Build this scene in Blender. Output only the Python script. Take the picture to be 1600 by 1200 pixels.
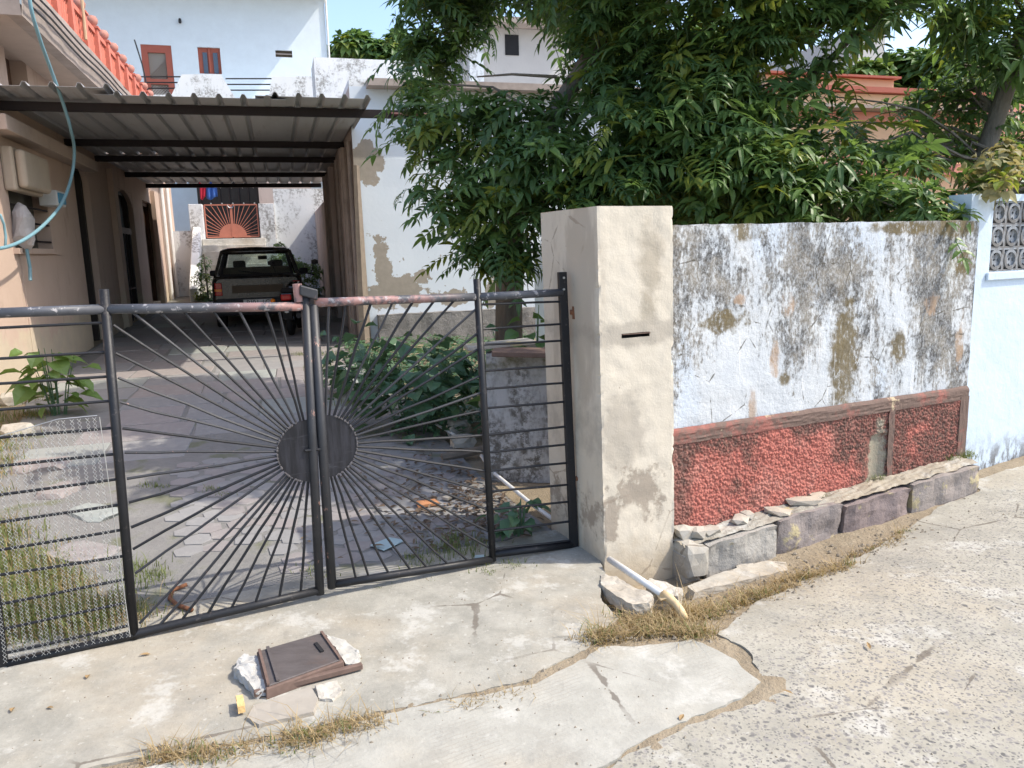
import bpy, bmesh, math, random
import numpy as np
from mathutils import Vector, Matrix, noise, Quaternion
random.seed(7); np.random.seed(7)
R = math.radians
scene = bpy.context.scene
for o in list(bpy.data.objects): bpy.data.objects.remove(o)
col = scene.collection

# ------------------------------------------------------------------ camera
EYE = Vector((0, 0, 1.6)); FOC = 1200.0; PITCH = 9.93; ROLL = -1.6
cam = bpy.data.cameras.new('camera'); camo = bpy.data.objects.new('camera', cam); col.objects.link(camo)
cam.sensor_width = 36; cam.lens = 36*FOC/1600; cam.clip_start = .05; cam.clip_end = 2000
CM = Matrix.Rotation(R(90-PITCH), 3, 'X') @ Matrix.Rotation(R(ROLL), 3, 'Z')
camo.matrix_world = Matrix.Translation(EYE) @ CM.to_4x4()
scene.camera = camo
scene.render.resolution_x = 1024; scene.render.resolution_y = 768

# ------------------------------------------------------------------ world, sun, exposure
SUN_AZ = -3.0; SUN_EL = 50.0          # azimuth measured from +X towards +Y
tosun = Vector((math.cos(R(SUN_EL))*math.cos(R(SUN_AZ)), math.cos(R(SUN_EL))*math.sin(R(SUN_AZ)), math.sin(R(SUN_EL))))
w = bpy.data.worlds.new('World'); scene.world = w; w.use_nodes = True
wn = w.node_tree; bg = wn.nodes['Background']
sky = wn.nodes.new('ShaderNodeTexSky'); sky.sky_type = 'NISHITA'; sky.sun_disc = False
sky.sun_elevation = R(SUN_EL); sky.sun_rotation = R(90-SUN_AZ); sky.altitude = 200
sky.air_density = 1.0; sky.dust_density = 2.5; sky.ozone_density = 1.2
wn.links.new(sky.outputs[0], bg.inputs[0]); bg.inputs[1].default_value = 0.15
sl = bpy.data.lights.new('sun', 'SUN'); sl.energy = 2.1; sl.angle = R(.53); sl.color = (1, .92, .80)
so = bpy.data.objects.new('sun', sl); col.objects.link(so)
so.rotation_euler = (-tosun).to_track_quat('-Z', 'Y').to_euler(); so.location = (8, -2, 12)
vs = scene.view_settings; vs.view_transform = 'Standard'; vs.look = 'None'; vs.gamma = 1; vs.exposure = 1.2
vs.use_curve_mapping = False
cy = scene.cycles; cy.max_bounces = 6; cy.diffuse_bounces = 3; cy.glossy_bounces = 2; cy.transmission_bounces = 4; cy.transparent_max_bounces = 6; cy.caustics_reflective = False; cy.caustics_refractive = False; cy.sample_clamp_indirect = 8

# ------------------------------------------------------------------ survey helpers (photo calibration -> metres)
def ray(px, py): return CM @ Vector(((px-800)/FOC, -(py-600)/FOC, -1))
def gz(px, py, z=0):
    d = ray(px, py); return EYE + d*((z-EYE.z)/d.z)
def at(px, py, Y):
    d = ray(px, py); return EYE + d*(Y/d.y)
class Fr:
    def __init__(s, loc, yaw):
        s.o = Vector((loc[0], loc[1], 0)); s.yaw = R(yaw)
        s.x = Vector((math.cos(s.yaw), math.sin(s.yaw), 0)); s.y = Vector((-math.sin(s.yaw), math.cos(s.yaw), 0))
    def L(s, p):
        q = Vector(p)-s.o; return Vector((q.dot(s.x), q.dot(s.y), p[2]))
    def W(s, p): return s.o + s.x*p[0] + s.y*p[1] + Vector((0, 0, p[2]))
    def P(s, px, py, v):
        d = ray(px, py); q = s.o+s.y*v; return s.L(EYE + d*((q-EYE).dot(s.y)/d.dot(s.y)))
    def X(s, px, py, u):
        d = ray(px, py); q = s.o+s.x*u; return s.L(EYE + d*((q-EYE).dot(s.x)/d.dot(s.x)))
    def G(s, px, py, z): return s.L(gz(px, py, z))
GF = Fr((-.899, 3.51), 24.5)      # gate and street wall line
GG = Fr(tuple(GF.W((0, -.11, 0)))[:2], 24.5)   # the gate's own plane, a hand in front of the pillar's back
HF = Fr((0, 0), 16.5)             # house and carport axes: x across the drive, y along it
WF = Fr((0, 0), 0)

# ------------------------------------------------------------------ mesh helpers
class MB:
    def __init__(s): s.v = []; s.f = []
    def add(s, vs_, fs):
        n = len(s.v); s.v += [tuple(p) for p in vs_]; s.f += [tuple(n+i for i in f) for f in fs]; return s
    def hexa(s, p): return s.add(p, [(0,3,2,1),(4,5,6,7),(0,1,5,4),(1,2,6,5),(2,3,7,6),(3,0,4,7)])
    def box(s, x0, x1, y0, y1, z0, z1):
        return s.hexa([(x0,y0,z0),(x1,y0,z0),(x1,y1,z0),(x0,y1,z0),(x0,y0,z1),(x1,y0,z1),(x1,y1,z1),(x0,y1,z1)])
    def bar(s, a, b, wdt, h, up=(0,0,1)):
        a = Vector(a); b = Vector(b); d = (b-a).normalized(); u = Vector(up)
        if abs(d.dot(u)) > .98: u = Vector((0,1,0))
        x = d.cross(u).normalized()*wdt/2; y = x.cross(d).normalized()*h/2
        return s.hexa([a-x-y, a+x-y, b+x-y, b-x-y, a-x+y, a+x+y, b+x+y, b-x+y])
    def tube(s, pts, r, n=8, cap=True):
        pts = [Vector(p) for p in pts]; N = len(pts)
        rs = r if isinstance(r, (list, tuple)) else [r]*N
        d0 = (pts[1]-pts[0]).normalized(); u = Vector((0,0,1)) if abs(d0.z) < .9 else Vector((1,0,0))
        rings = []; vs_ = []
        for i, p in enumerate(pts):
            d = (pts[min(i+1,N-1)]-pts[max(i-1,0)]).normalized()
            x = d.cross(u).normalized(); u = x.cross(d).normalized()
            for k in range(n):
                a = 2*math.pi*k/n; vs_.append(p+(x*math.cos(a)+u*math.sin(a))*rs[i])
        fs = [(i*n+k, i*n+(k+1)%n, (i+1)*n+(k+1)%n, (i+1)*n+k) for i in range(N-1) for k in range(n)]
        if cap: fs += [tuple(range(n))[::-1], tuple(range((N-1)*n, N*n))]
        return s.add(vs_, fs)
    def prism(s, poly, fn, d0, d1):      # poly in 2D, fn(a,b,d)->3D
        n = len(poly); vs_ = [fn(a,b,d0) for a,b in poly]+[fn(a,b,d1) for a,b in poly]
        return s.add(vs_, [tuple(range(n))[::-1], tuple(range(n,2*n))]+[(i,(i+1)%n,n+(i+1)%n,n+i) for i in range(n)])
    def lathe(s, c, prof, n=14):
        vs_ = []; m = len(prof)
        for r, z in prof:
            for k in range(n):
                a = 2*math.pi*k/n; vs_.append((c[0]+r*math.cos(a), c[1]+r*math.sin(a), c[2]+z))
        return s.add(vs_, [(i*n+k, i*n+(k+1)%n, (i+1)*n+(k+1)%n, (i+1)*n+k) for i in range(m-1) for k in range(n)]+[tuple(range(n))[::-1], tuple(range((m-1)*n,m*n))])
    def mesh(s, name, m, smooth=False):
        me = bpy.data.meshes.new(name); me.from_pydata(s.v, [], s.f); me.update()
        if smooth: me.polygons.foreach_set('use_smooth', [True]*len(me.polygons))
        if m: me.materials.append(m)
        return me
    def build(s, name, m, parent=None, smooth=False, bev=0, seg=2):
        o = bpy.data.objects.new(name, s.mesh(name, m, smooth)); col.objects.link(o); o.parent = parent
        if bev:
            b = o.modifiers.new('bevel', 'BEVEL'); b.width = bev; b.segments = seg; b.limit_method = 'ANGLE'; b.angle_limit = R(40)
        return o
def tag(o, label=None, cat=None, group=None, kind=None):
    if label: o['label'] = label
    if cat: o['category'] = cat
    if group: o['group'] = group
    if kind: o['kind'] = kind
    return o
def thing(name, label, cat, fr=None, loc=None, group=None, rz=0):
    o = bpy.data.objects.new(name, None); col.objects.link(o); o.empty_display_size = .1
    if fr: o.location = fr.o; o.rotation_euler = (0, 0, fr.yaw)
    if loc is not None: o.location = loc; o.rotation_euler = (0, 0, rz)
    return tag(o, label, cat, group)
def nz(x, y, z=0, s=1): return noise.noise(Vector((x*s, y*s, z*s)))
def roughen(mb, amp, sc, seed=0):
    mb.v = [tuple(Vector(p)+noise.noise_vector(Vector(p)*sc+Vector((seed,seed*2,0)))*amp) for p in mb.v]; return mb
def rock(c, r, seed, m, name, parent=None, rz=0, sub=2):
    bm = bmesh.new(); bmesh.ops.create_icosphere(bm, subdivisions=sub, radius=1)
    mb = MB(); q = Matrix.Rotation(rz, 3, 'Z')
    vs_ = []
    for v in bm.verts:
        p = v.co.copy(); p = Vector([math.copysign(abs(t)**.6, t) for t in p])
        p *= 1+.35*noise.noise(v.co*1.6+Vector((seed*3.1,0,0)))+.12*noise.noise(v.co*5+Vector((seed,0,0)))
        vs_.append(Vector(c)+q@Vector((p.x*r[0], p.y*r[1], p.z*r[2])))
    mb.add(vs_, [tuple(v.index for v in f.verts) for f in bm.faces]); bm.free()
    return mb.build(name, m, parent)

# ------------------------------------------------------------------ material helpers
class NM:
    def __init__(s, name, rough=.85, spec=.3, metal=0, coord='Object'):
        s.m = bpy.data.materials.new(name); s.m.use_nodes = True; s.t = s.m.node_tree; s.b = s.t.nodes['Principled BSDF']
        s.b.inputs['Roughness'].default_value = rough; s.b.inputs['Specular IOR Level'].default_value = spec; s.b.inputs['Metallic'].default_value = metal
        s.tc = s.t.nodes.new('ShaderNodeTexCoord'); s.co = s.tc.outputs[coord]; s.cache = {}
    def n(s, ty): return s.t.nodes.new(ty)
    def set(s, sock, v):
        if isinstance(v, bpy.types.NodeSocket): s.t.links.new(v, sock)
        elif isinstance(v, (tuple, list)) and len(v) == 3 and sock.type == 'RGBA': sock.default_value = (*v, 1)
        else: sock.default_value = v
    def map(s, sc=(1,1,1), loc=(0,0,0), rot=(0,0,0)):
        key = ('m', tuple(sc), tuple(loc), tuple(rot))
        if key in s.cache: return s.cache[key]
        n = s.n('ShaderNodeMapping'); s.cache[key] = n.outputs[0]; s.set(n.inputs[0], s.co); n.inputs['Scale'].default_value = sc; n.inputs['Location'].default_value = loc; n.inputs['Rotation'].default_value = rot; return n.outputs[0]
    def noise(s, sc, det=5, ro=.6, vec=None, dist=0):
        key = ('n', sc, det, ro, vec, dist)
        if key in s.cache: return s.cache[key]
        n = s.n('ShaderNodeTexNoise'); s.set(n.inputs['Vector'], vec or s.co); n.inputs['Scale'].default_value = sc; n.inputs['Detail'].default_value = min(det, 5); n.inputs['Roughness'].default_value = ro; n.inputs['Distortion'].default_value = dist; s.cache[key] = n.outputs[0]; return n.outputs[0]
    def voro(s, sc, feat='F1', vec=None, out=0, rnd=1):
        key = ('v', sc, feat, vec, rnd)
        if key in s.cache: return s.cache[key].outputs[out]
        n = s.cache[key] = s.n('ShaderNodeTexVoronoi'); n.feature = feat; s.set(n.inputs['Vector'], vec or s.co); n.inputs['Scale'].default_value = sc; n.inputs['Randomness'].default_value = rnd; return n.outputs[out]
    def th(s, f, a, b, smooth=True):
        n = s.n('ShaderNodeMapRange'); n.interpolation_type = 'SMOOTHSTEP' if smooth else 'LINEAR'; s.set(n.inputs[0], f); n.inputs[1].default_value = a; n.inputs[2].default_value = b; n.clamp = True; return n.outputs[0]
    def ma(s, op, a, b=0, c=None):
        n = s.n('ShaderNodeMath'); n.operation = op; s.set(n.inputs[0], a); s.set(n.inputs[1], b)
        if c is not None: s.set(n.inputs[2], c)
        return n.outputs[0]
    def mix(s, f, a, b, mode='MIX'):
        n = s.n('ShaderNodeMix'); n.data_type = 'RGBA'; n.blend_type = mode; s.set(n.inputs[0], f); s.set(n.inputs[6], a); s.set(n.inputs[7], b); return n.outputs[2]
    def xyz(s):
        if 'x' in s.cache: return s.cache['x']
        n = s.n('ShaderNodeSeparateXYZ'); s.set(n.inputs[0], s.co); s.cache['x'] = n.outputs; return n.outputs
    def blob(s, ax, c, r, jag=.6, sc=6, soft=.28):
        sc = 5 if sc <= 7 else 13                       # an irregular patch: ax = the two axes, c centre, r radii
        X = s.xyz(); a = s.ma('DIVIDE', s.ma('SUBTRACT', X[ax[0]], c[0]), r[0]); b = s.ma('DIVIDE', s.ma('SUBTRACT', X[ax[1]], c[1]), r[1])
        d = s.ma('SQRT', s.ma('ADD', s.ma('MULTIPLY', a, a), s.ma('MULTIPLY', b, b)))
        d = s.ma('ADD', d, s.ma('MULTIPLY', s.ma('SUBTRACT', s.noise(sc, 6, .65), .5), jag*4))
        return s.th(d, 1+soft, 1-soft)
    def mx(s, *a):
        r = a[0]
        for k in a[1:]: r = s.ma('MAXIMUM', r, k)
        return r
    def bump(s, h, st=.5, d=.01, nrm=None):
        n = s.n('ShaderNodeBump'); s.set(n.inputs['Height'], h); n.inputs['Strength'].default_value = st; n.inputs['Distance'].default_value = d
        if nrm: s.set(n.inputs['Normal'], nrm)
        return n.outputs[0]
    def out(s, colr, nrm=None, rough=None):
        s.set(s.b.inputs['Base Color'], colr)
        if nrm: s.set(s.b.inputs['Normal'], nrm)
        if rough is not None: s.set(s.b.inputs['Roughness'], rough)
        return s.m
def plain(name, c, rough=.7, var=.25, sc=8, metal=0, spec=.3, bs=.15, bd=.004):
    k = NM(name, rough, spec, metal); f = k.noise(sc, 6, .65)
    cl = k.mix(f, tuple(x*(1-var) for x in c), tuple(min(1, x*(1+var)) for x in c))
    return k.out(cl, k.bump(k.noise(sc*6, 4), bs, bd))

def concrete(name, c1, c2, speck=.3, aggr=0, broom=0, sand=.4):
    k = NM(name, .92, .2)
    big = k.noise(.9, 6, .6); mid = k.noise(5, 8, .7); fine = k.noise(70, 4, .7)
    cl = k.mix(k.th(mid, .3, .7), c1, c2)
    cl = k.mix(k.ma('MULTIPLY', k.th(big, .45, .62), sand), cl, (.43, .345, .235))
    cl = k.mix(k.ma('MULTIPLY', k.th(k.noise(2.2, 7, .75, k.map(loc=(4,2,1))), .46, .72), .55), cl, (.24, .235, .21))
    cl = k.mix(k.ma('MULTIPLY', k.th(k.noise(3.1, 7, .7, k.map(loc=(9,5,1))), .55, .66), .6), cl, (.50, .49, .45))
    cl = k.mix(k.ma('MULTIPLY', k.th(fine, .58, .75), speck), cl, (.16, .15, .135))
    cl = k.mix(k.ma('MULTIPLY', k.th(k.noise(38, 3, .6, k.map(loc=(3,7,1))), .6, .75), speck*.9), cl, (.54, .52, .47))
    h = k.ma('ADD', k.ma('MULTIPLY', fine, .5), mid)
    if aggr:
        X = k.xyz()
        zone = k.th(k.ma('ADD', k.ma('ADD', k.ma('MULTIPLY', X[0], .55), k.ma('MULTIPLY', X[1], -.62)), k.ma('MULTIPLY', k.noise(1.3, 5), 1.1)), -1.15, -.35)
        wv = k.n('ShaderNodeVectorMath'); wv.operation = 'ADD'; nn = k.n('ShaderNodeTexNoise'); nn.inputs['Scale'].default_value = 30; k.set(nn.inputs[0], k.co)
        sc = k.n('ShaderNodeVectorMath'); sc.operation = 'SCALE'; k.set(sc.inputs[0], nn.outputs[1]); sc.inputs['Scale'].default_value = .03
        k.set(wv.inputs[0], k.co); k.set(wv.inputs[1], sc.outputs[0])
        for vs_, lo, hi, keep in ((46, .22, .44, .38), (24, .16, .32, .5), (90, .24, .5, .32)):
            d = k.voro(vs_, 'F1', wv.outputs[0]); rc = k.n('ShaderNodeSeparateXYZ'); k.set(rc.inputs[0], k.voro(vs_, 'F1', wv.outputs[0], 1))
            st = k.ma('MULTIPLY', k.ma('MULTIPLY', k.th(d, hi, lo), k.th(rc.outputs[0], keep, keep+.05)), zone)
            gcol = k.mix(rc.outputs[1], (.10, .098, .095), (.30, .28, .26))
            cl = k.mix(k.ma('MULTIPLY', st, .95), cl, gcol); hs_ = st
    if broom:
        wv = k.n('ShaderNodeTexWave'); k.set(wv.inputs[0], k.map(rot=(0,0,R(62)))); wv.inputs['Scale'].default_value = 16; wv.inputs['Distortion'].default_value = 3.5; wv.inputs['Detail'].default_value = 4; wv.inputs['Detail Scale'].default_value = 2
        gr = k.ma('MULTIPLY', k.th(wv.outputs[1], .25, .02), k.th(k.noise(3, 4), .46, .62))
        cl = k.mix(k.ma('MULTIPLY', gr, .45), cl, (.3, .28, .24)); pass
    # hairline cracks
    cr = k.voro(.9, 'DISTANCE_TO_EDGE', k.map(loc=(2.3,.7,0))); nn2 = k.noise(9, 5, .6)
    ck = k.ma('MULTIPLY', k.th(k.ma('ADD', cr, k.ma('MULTIPLY', k.ma('SUBTRACT', nn2, .5), .035)), .005, .0015), k.th(k.noise(1.1, 3), .5, .58))
    cl = k.mix(k.ma('MULTIPLY', ck, .75), cl, (.12, .1, .08))
    return k.out(cl, k.bump(h, .55, .008))
M = {}
M['street'] = concrete('street_concrete', (.31,.292,.242), (.39,.368,.31), .6, aggr=1, sand=.25)
M['patch'] = concrete('patch_concrete', (.335,.325,.285), (.41,.40,.355), .35, broom=1, sand=.3)
M['apron'] = concrete('apron_concrete', (.265,.256,.22), (.375,.36,.312), .5, sand=.3)
k = NM('soil', .95, .1); f = k.noise(12, 8, .75); g = k.noise(2, 5)
cl = k.mix(f, (.24,.19,.13), (.39,.33,.24)); cl = k.mix(k.ma('MULTIPLY', k.th(g, .45, .65), .7), cl, (.24,.195,.135))
M['soil'] = k.out(cl, k.bump(k.noise(45, 6, .7), .8, .02))
k = NM('drive_mortar', .95, .15); f = k.noise(6, 8, .7)
cl = k.mix(f, (.15,.145,.14), (.29,.285,.27)); cl = k.mix(k.ma('MULTIPLY', k.th(k.noise(3, 6), .56, .68), .7), cl, (.13,.14,.07))
M['mortar'] = k.out(cl, k.bump(k.noise(30, 6, .7), .7, .012))
for i, (a, b) in enumerate([((.235,.215,.21), (.33,.30,.29)), ((.26,.285,.265), (.37,.39,.365)), ((.22,.22,.22), (.33,.325,.32)), ((.27,.235,.22), (.36,.315,.295))]):
    k = NM('slab_%d' % i, .8, .3); f = k.noise(5, 8, .7); oi = k.n('ShaderNodeObjectInfo')
    cl = k.mix(f, a, b); cl = k.mix(k.ma('MULTIPLY', oi.outputs['Random'], .35), cl, (.22,.21,.205))
    cl = k.mix(k.ma('MULTIPLY', k.th(k.noise(9, 6, .7), .5, .72), .5), cl, (.36,.35,.33))
    M['slab%d' % i] = k.out(cl, k.bump(k.noise(22, 6, .7), .4, .008))

# metals
k = NM('black_gate_paint', .45, .35); f = k.noise(9, 6, .7); ch = k.th(k.noise(28, 6, .75), .6, .66)
cl = k.mix(f, (.007,.0075,.009), (.022,.023,.027)); cl = k.mix(k.ma('MULTIPLY', ch, .45), cl, (.10,.085,.08))
M['iron'] = k.out(cl, k.bump(k.noise(60, 4), .25, .003), k.ma('ADD', k.ma('MULTIPLY', f, .35), .3))
k = NM('worn_rail_paint', .5, .5); X = k.xyz(); f = k.noise(7, 6, .7, k.map((1.2,1,1)))
cl = k.mix(k.noise(20, 5), (.03,.033,.04), (.10,.105,.12))
wear = k.ma('MULTIPLY', k.th(f, .42, .56), k.th(k.ma('ABSOLUTE', k.ma('SUBTRACT', X[0], .12)), .62, .25))
cl = k.mix(k.ma('MULTIPLY', wear, .75), cl, (.42,.22,.19)); cl = k.mix(k.ma('MULTIPLY', k.th(k.noise(33, 6, .7), .57, .64), .7), cl, (.42,.40,.40))
M['rail'] = k.out(cl, k.bump(k.noise(50, 4), .3, .003))
k = NM('worn_post_paint', .5, .5); f = k.noise(26, 6, .75, k.map((1,1,.5)))
cl = k.mix(k.noise(9, 5), (.012,.0125,.015), (.04,.042,.048)); cl = k.mix(k.ma('MULTIPLY', k.th(f, .62, .68), .8), cl, (.34,.19,.15))
M['post'] = k.out(cl, k.bump(f, .3, .003))
k = NM('scratched_disc_paint', .5, .4); sc1 = k.noise(30, 5, .7, k.map((1,1,.12))); sc2 = k.noise(26, 5, .7, k.map((.12,1,1), rot=(0,R(35),0)))
cl = k.mix(k.th(sc1, .4, .7), (.008,.008,.011), (.028,.028,.036)); cl = k.mix(k.ma('MULTIPLY', k.th(sc2, .58, .7), .5), cl, (.08,.08,.095)); M['disc'] = k.out(cl, k.bump(sc1, .3, .004))
M['weld'] = plain('weld_bead', (.15,.14,.14), .5, .5, 60, .4)
M['rust'] = plain('rust', (.17,.075,.04), .8, .5, 30)
M['wire'] = plain('galvanised_wire', (.55,.56,.55), .4, .15, 20, .7, .5)
M['pvc'] = plain('white_plastic_pipe', (.68,.68,.66), .5, .15, 12)
M['oldpvc'] = plain('yellowed_plastic_pipe', (.62,.47,.27), .6, .25, 20)
k = NM('hatch_steel', .5, .4, .35); f = k.noise(9, 7, .7, k.map((1,3,1)))
cl = k.mix(f, (.085,.072,.067), (.20,.175,.165)); cl = k.mix(k.ma('MULTIPLY', k.th(k.noise(5, 6, .6), .5, .68), .6), cl, (.2,.13,.10))
M['hatch'] = k.out(cl, k.bump(k.noise(60, 5), .3, .003))
M['hatchrust'] = plain('hatch_rusty_rim', (.155,.105,.085), .8, .4, 25)

# plaster: cream pillar
k = NM('cream_plaster', .9, .15)
cl = k.mix(k.noise(4, 7, .7), (.55,.495,.40), (.645,.59,.495))
cl = k.mix(k.ma('MULTIPLY', k.th(k.noise(2.2, 7, .7, k.map((1,1,.45), (1,3,2))), .52, .68), .45), cl, (.50,.44,.35))
cl = k.mix(k.ma('MULTIPLY', k.blob((0,2), (1.585, 1.52), (.07,.17), .5, 22, .5), .55), cl, (.30,.255,.19))
cl = k.mix(k.ma('MULTIPLY', k.blob((0,2), (1.565, 1.25), (.05,.12), .5, 22, .5), .5), cl, (.28,.24,.18))
pz = k.mx(k.blob((0,2), (1.535, 1.175), (.28,.065), .35, 14, .3), k.blob((0,2), (1.42, .68), (.13,.2), .35, 9, .35))
cl = k.mix(k.ma('MULTIPLY', pz, .8), cl, (.40,.36,.30))
p2 = k.mx(k.blob((0,2), (1.51, .34), (.14,.13), .8, 13, .25), k.blob((0,2), (1.35, .24), (.05,.13), .8, 16, .25))
p2 = k.ma('MULTIPLY', p2, k.ma('SUBTRACT', 1, k.blob((0,2), (1.47, .24), (.07,.06), .5, 16)))
cl = k.mix(k.ma('MULTIPLY', p2, .85), cl, (.30,.255,.205))
X = k.xyz(); low = k.th(k.ma('ADD', X[2], k.ma('MULTIPLY', k.noise(9, 6, .7), .35)), .32, .08)
cl = k.mix(k.ma('MULTIPLY', low, .6), cl, (.40,.32,.21))
cl = k.mix(k.ma('MULTIPLY', k.th(k.noise(26, 5, .7), .68, .74), .7), cl, (.22,.18,.13))
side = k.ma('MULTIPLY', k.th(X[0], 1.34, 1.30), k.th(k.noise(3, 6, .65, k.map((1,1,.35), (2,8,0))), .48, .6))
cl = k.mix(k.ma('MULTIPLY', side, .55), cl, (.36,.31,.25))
cr = k.voro(2.6, 'DISTANCE_TO_EDGE', k.map(loc=(.4,.2,.55))); ck = k.ma('MULTIPLY', k.th(k.ma('ADD', cr, k.ma('MULTIPLY', k.ma('SUBTRACT', k.noise(14, 5), .5), .12)), .012, .003), k.th(k.noise(1.7, 3), .56, .64))
cl = k.mix(k.ma('MULTIPLY', ck, .55), cl, (.25,.2,.15))
M['cream'] = k.out(cl, k.bump(k.noise(22, 7, .7), .35, .012))

# whitewashed, mouldy street wall (local x 1.75..4.1, z .05..1.7)
k = NM('weathered_whitewash', .92, .15)
st = k.map((1,1,.42))
base = k.mix(k.noise(3, 6, .6), (.50,.55,.60), (.66,.66,.64))
X = k.xyz()
zt = k.th(X[2], .62, 1.25)
fine_ = k.noise(46, 5, .75, k.map((1,1,.55))); big_ = k.noise(2.0, 5, .62, k.map((1,1,.30), (.3,0,1.1)), .4); med_ = k.noise(9, 5, .7, k.map((1,1,.35)))
extra = k.mx(k.blob((0,2), (1.86,1.15), (.16,.6), .6, 9, .7), k.blob((0,2), (2.62,1.25), (.14,.4), .6, 9, .7), k.blob((0,2), (3.72,1.1), (.42,.45), .7, 8, .8), k.blob((0,2), (3.35,1.0), (.2,.5), .7, 8, .7), k.blob((0,2), (3.0,1.42), (.5,.16), .7, 8, .7), k.blob((0,2), (2.15,1.38), (.34,.2), .7, 9, .7))
lowc = k.th(X[2], .62, .95)
streak = k.noise(11, 4, .6, k.map((1,1,.07), (3,0,0))); topd = k.th(X[2], 1.15, 1.6); lowl = k.ma('MULTIPLY', k.th(X[2], 1.05, .75), k.th(X[0], 3.1, 2.6))
sig = k.ma('ADD', k.ma('MULTIPLY', big_, .8), k.ma('MULTIPLY', k.ma('SUBTRACT', fine_, .5), .75))
sig = k.ma('ADD', sig, k.ma('ADD', k.ma('MULTIPLY', k.ma('SUBTRACT', med_, .5), .55), k.ma('MULTIPLY', k.ma('SUBTRACT', streak, .5), .35)))
sig = k.ma('ADD', sig, k.ma('SUBTRACT', k.ma('ADD', k.ma('MULTIPLY', extra, .15), k.ma('MULTIPLY', topd, .03)), k.ma('MULTIPLY', lowl, .08)))
spk_ = k.th(k.noise(75, 4, .7, k.map((1,1,.7), (2,0,5))), .36, .60)
gm = k.ma('MULTIPLY', k.th(sig, .39, .575), k.ma('ADD', k.ma('MULTIPLY', spk_, .36), .6))
cl = k.mix(gm, base, k.mix(k.th(k.noise(6, 5, .7), .35, .65), (.05,.047,.043), (.23,.205,.165)))
br = k.mx(k.blob((0,2), (3.0,.92), (.105,.33), .5, 9), k.blob((0,2), (3.45,.95), (.06,.1), .5, 12), k.blob((0,2), (4.0,1.43), (.1,.07), .5, 11), k.blob((0,2), (2.1,1.19), (.13,.06), .7, 14), k.blob((0,2), (2.24,1.67), (.1,.06), .4, 12), k.blob((0,2), (3.45,1.66), (.3,.035), .6, 10), k.blob((0,2), (3.9,1.66), (.22,.06), .6, 10), k.blob((0,2), (2.55,.83), (.045,.035), .4, 16))
br = k.ma('MULTIPLY', br, k.th(k.ma('ADD', fine_, k.ma('MULTIPLY', med_, .6)), .58, .80))
cl = k.mix(k.ma('MULTIPLY', br, .9), cl, k.mix(k.noise(14, 6, .7), (.075,.058,.026), (.23,.18,.095)))
orr = k.mx(k.blob((0,2), (2.47,.95), (.035,.09), .5, 12), k.blob((0,2), (2.55,1.26), (.05,.07), .5, 12), k.blob((0,2), (2.32,.7), (.03,.1), .5, 12), k.blob((0,2), (2.22,1.3), (.04,.03), .5, 12), k.blob((0,2), (4.02,.95), (.04,.16), .5, 12), k.blob((0,2), (3.72,1.2), (.06,.06), .6, 12))
orr = k.ma('MULTIPLY', orr, k.th(med_, .36, .56))
cl = k.mix(k.ma('MULTIPLY', orr, .75), cl, (.42,.29,.19))
bl = k.th(k.noise(2.4, 4, .5, k.map((1,1,.4), (5,1,3))), .54, .62)
cl = k.mix(k.ma('MULTIPLY', k.ma('MULTIPLY', bl, k.ma('SUBTRACT', 1, gm)), .45), cl, (.56,.65,.76))
dr = k.ma('MULTIPLY', k.th(k.noise(30, 3, .5, k.map((1,1,.03))), .63, .68), k.th(X[2], 1.25, 1.0))
cl = k.mix(k.ma('MULTIPLY', dr, .7), cl, (.70,.71,.71))
cr = k.voro(5, 'DISTANCE_TO_EDGE', k.map((1,1,.7))); ck = k.ma('MULTIPLY', k.th(k.ma('ADD', cr, k.ma('MULTIPLY', k.ma('SUBTRACT', k.noise(20, 5), .5), .1)), .01, .002), k.th(k.noise(3, 3), .5, .56))
cl = k.mix(k.ma('MULTIPLY', ck, .8), cl, (.09,.08,.06))
M['wash'] = k.out(cl, k.bump(k.noise(30, 7, .72), .6, .012))
# red roughcast
k = NM('red_roughcast', 1, .05); X = k.xyz()
cl = k.mix(k.th(k.noise(52, 5, .75), .3, .7), (.36,.12,.095), (.48,.19,.15)); cl = k.mix(k.ma('MULTIPLY', k.th(k.noise(3.5, 5, .7, k.map(loc=(8,0,2))), .5, .66), .55), cl, (.47,.235,.19))
dk = k.th(k.ma('ADD', k.noise(2.6, 7, .7, k.map(loc=(1.5,0,3))), k.ma('ADD', k.ma('MULTIPLY', k.th(X[0], 2.75, 3.35), .13), k.ma('MULTIPLY', k.th(X[2], .42, .56), .08))), .48, .62)
fs = k.th(k.noise(34, 5, .75), .40, .56)
cl = k.mix(k.ma('MULTIPLY', dk, k.ma('ADD', k.ma('MULTIPLY', fs, .5), .45)), cl, (.13,.085,.07))
cl = k.mix(k.ma('MULTIPLY', k.th(k.noise(46, 5, .7), .57, .69), .6), cl, (.13,.09,.075))
gp = k.mx(k.blob((0,2), (3.32,.25), (.07,.22), .6, 14), k.blob((0,2), (3.3,.06), (.12,.09), .6, 12))
cl = k.mix(k.ma('MULTIPLY', gp, .85), cl, (.33,.31,.24))
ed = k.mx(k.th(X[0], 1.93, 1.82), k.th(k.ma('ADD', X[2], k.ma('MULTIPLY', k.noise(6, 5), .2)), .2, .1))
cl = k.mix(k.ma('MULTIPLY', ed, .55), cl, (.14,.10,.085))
M['red'] = k.out(cl, k.bump(k.noise(60, 5, .7), .6, .008))
k = NM('red_band_paint', .85, .2); cl = k.mix(k.noise(11, 6, .7), (.25,.095,.078), (.34,.15,.12))
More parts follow.
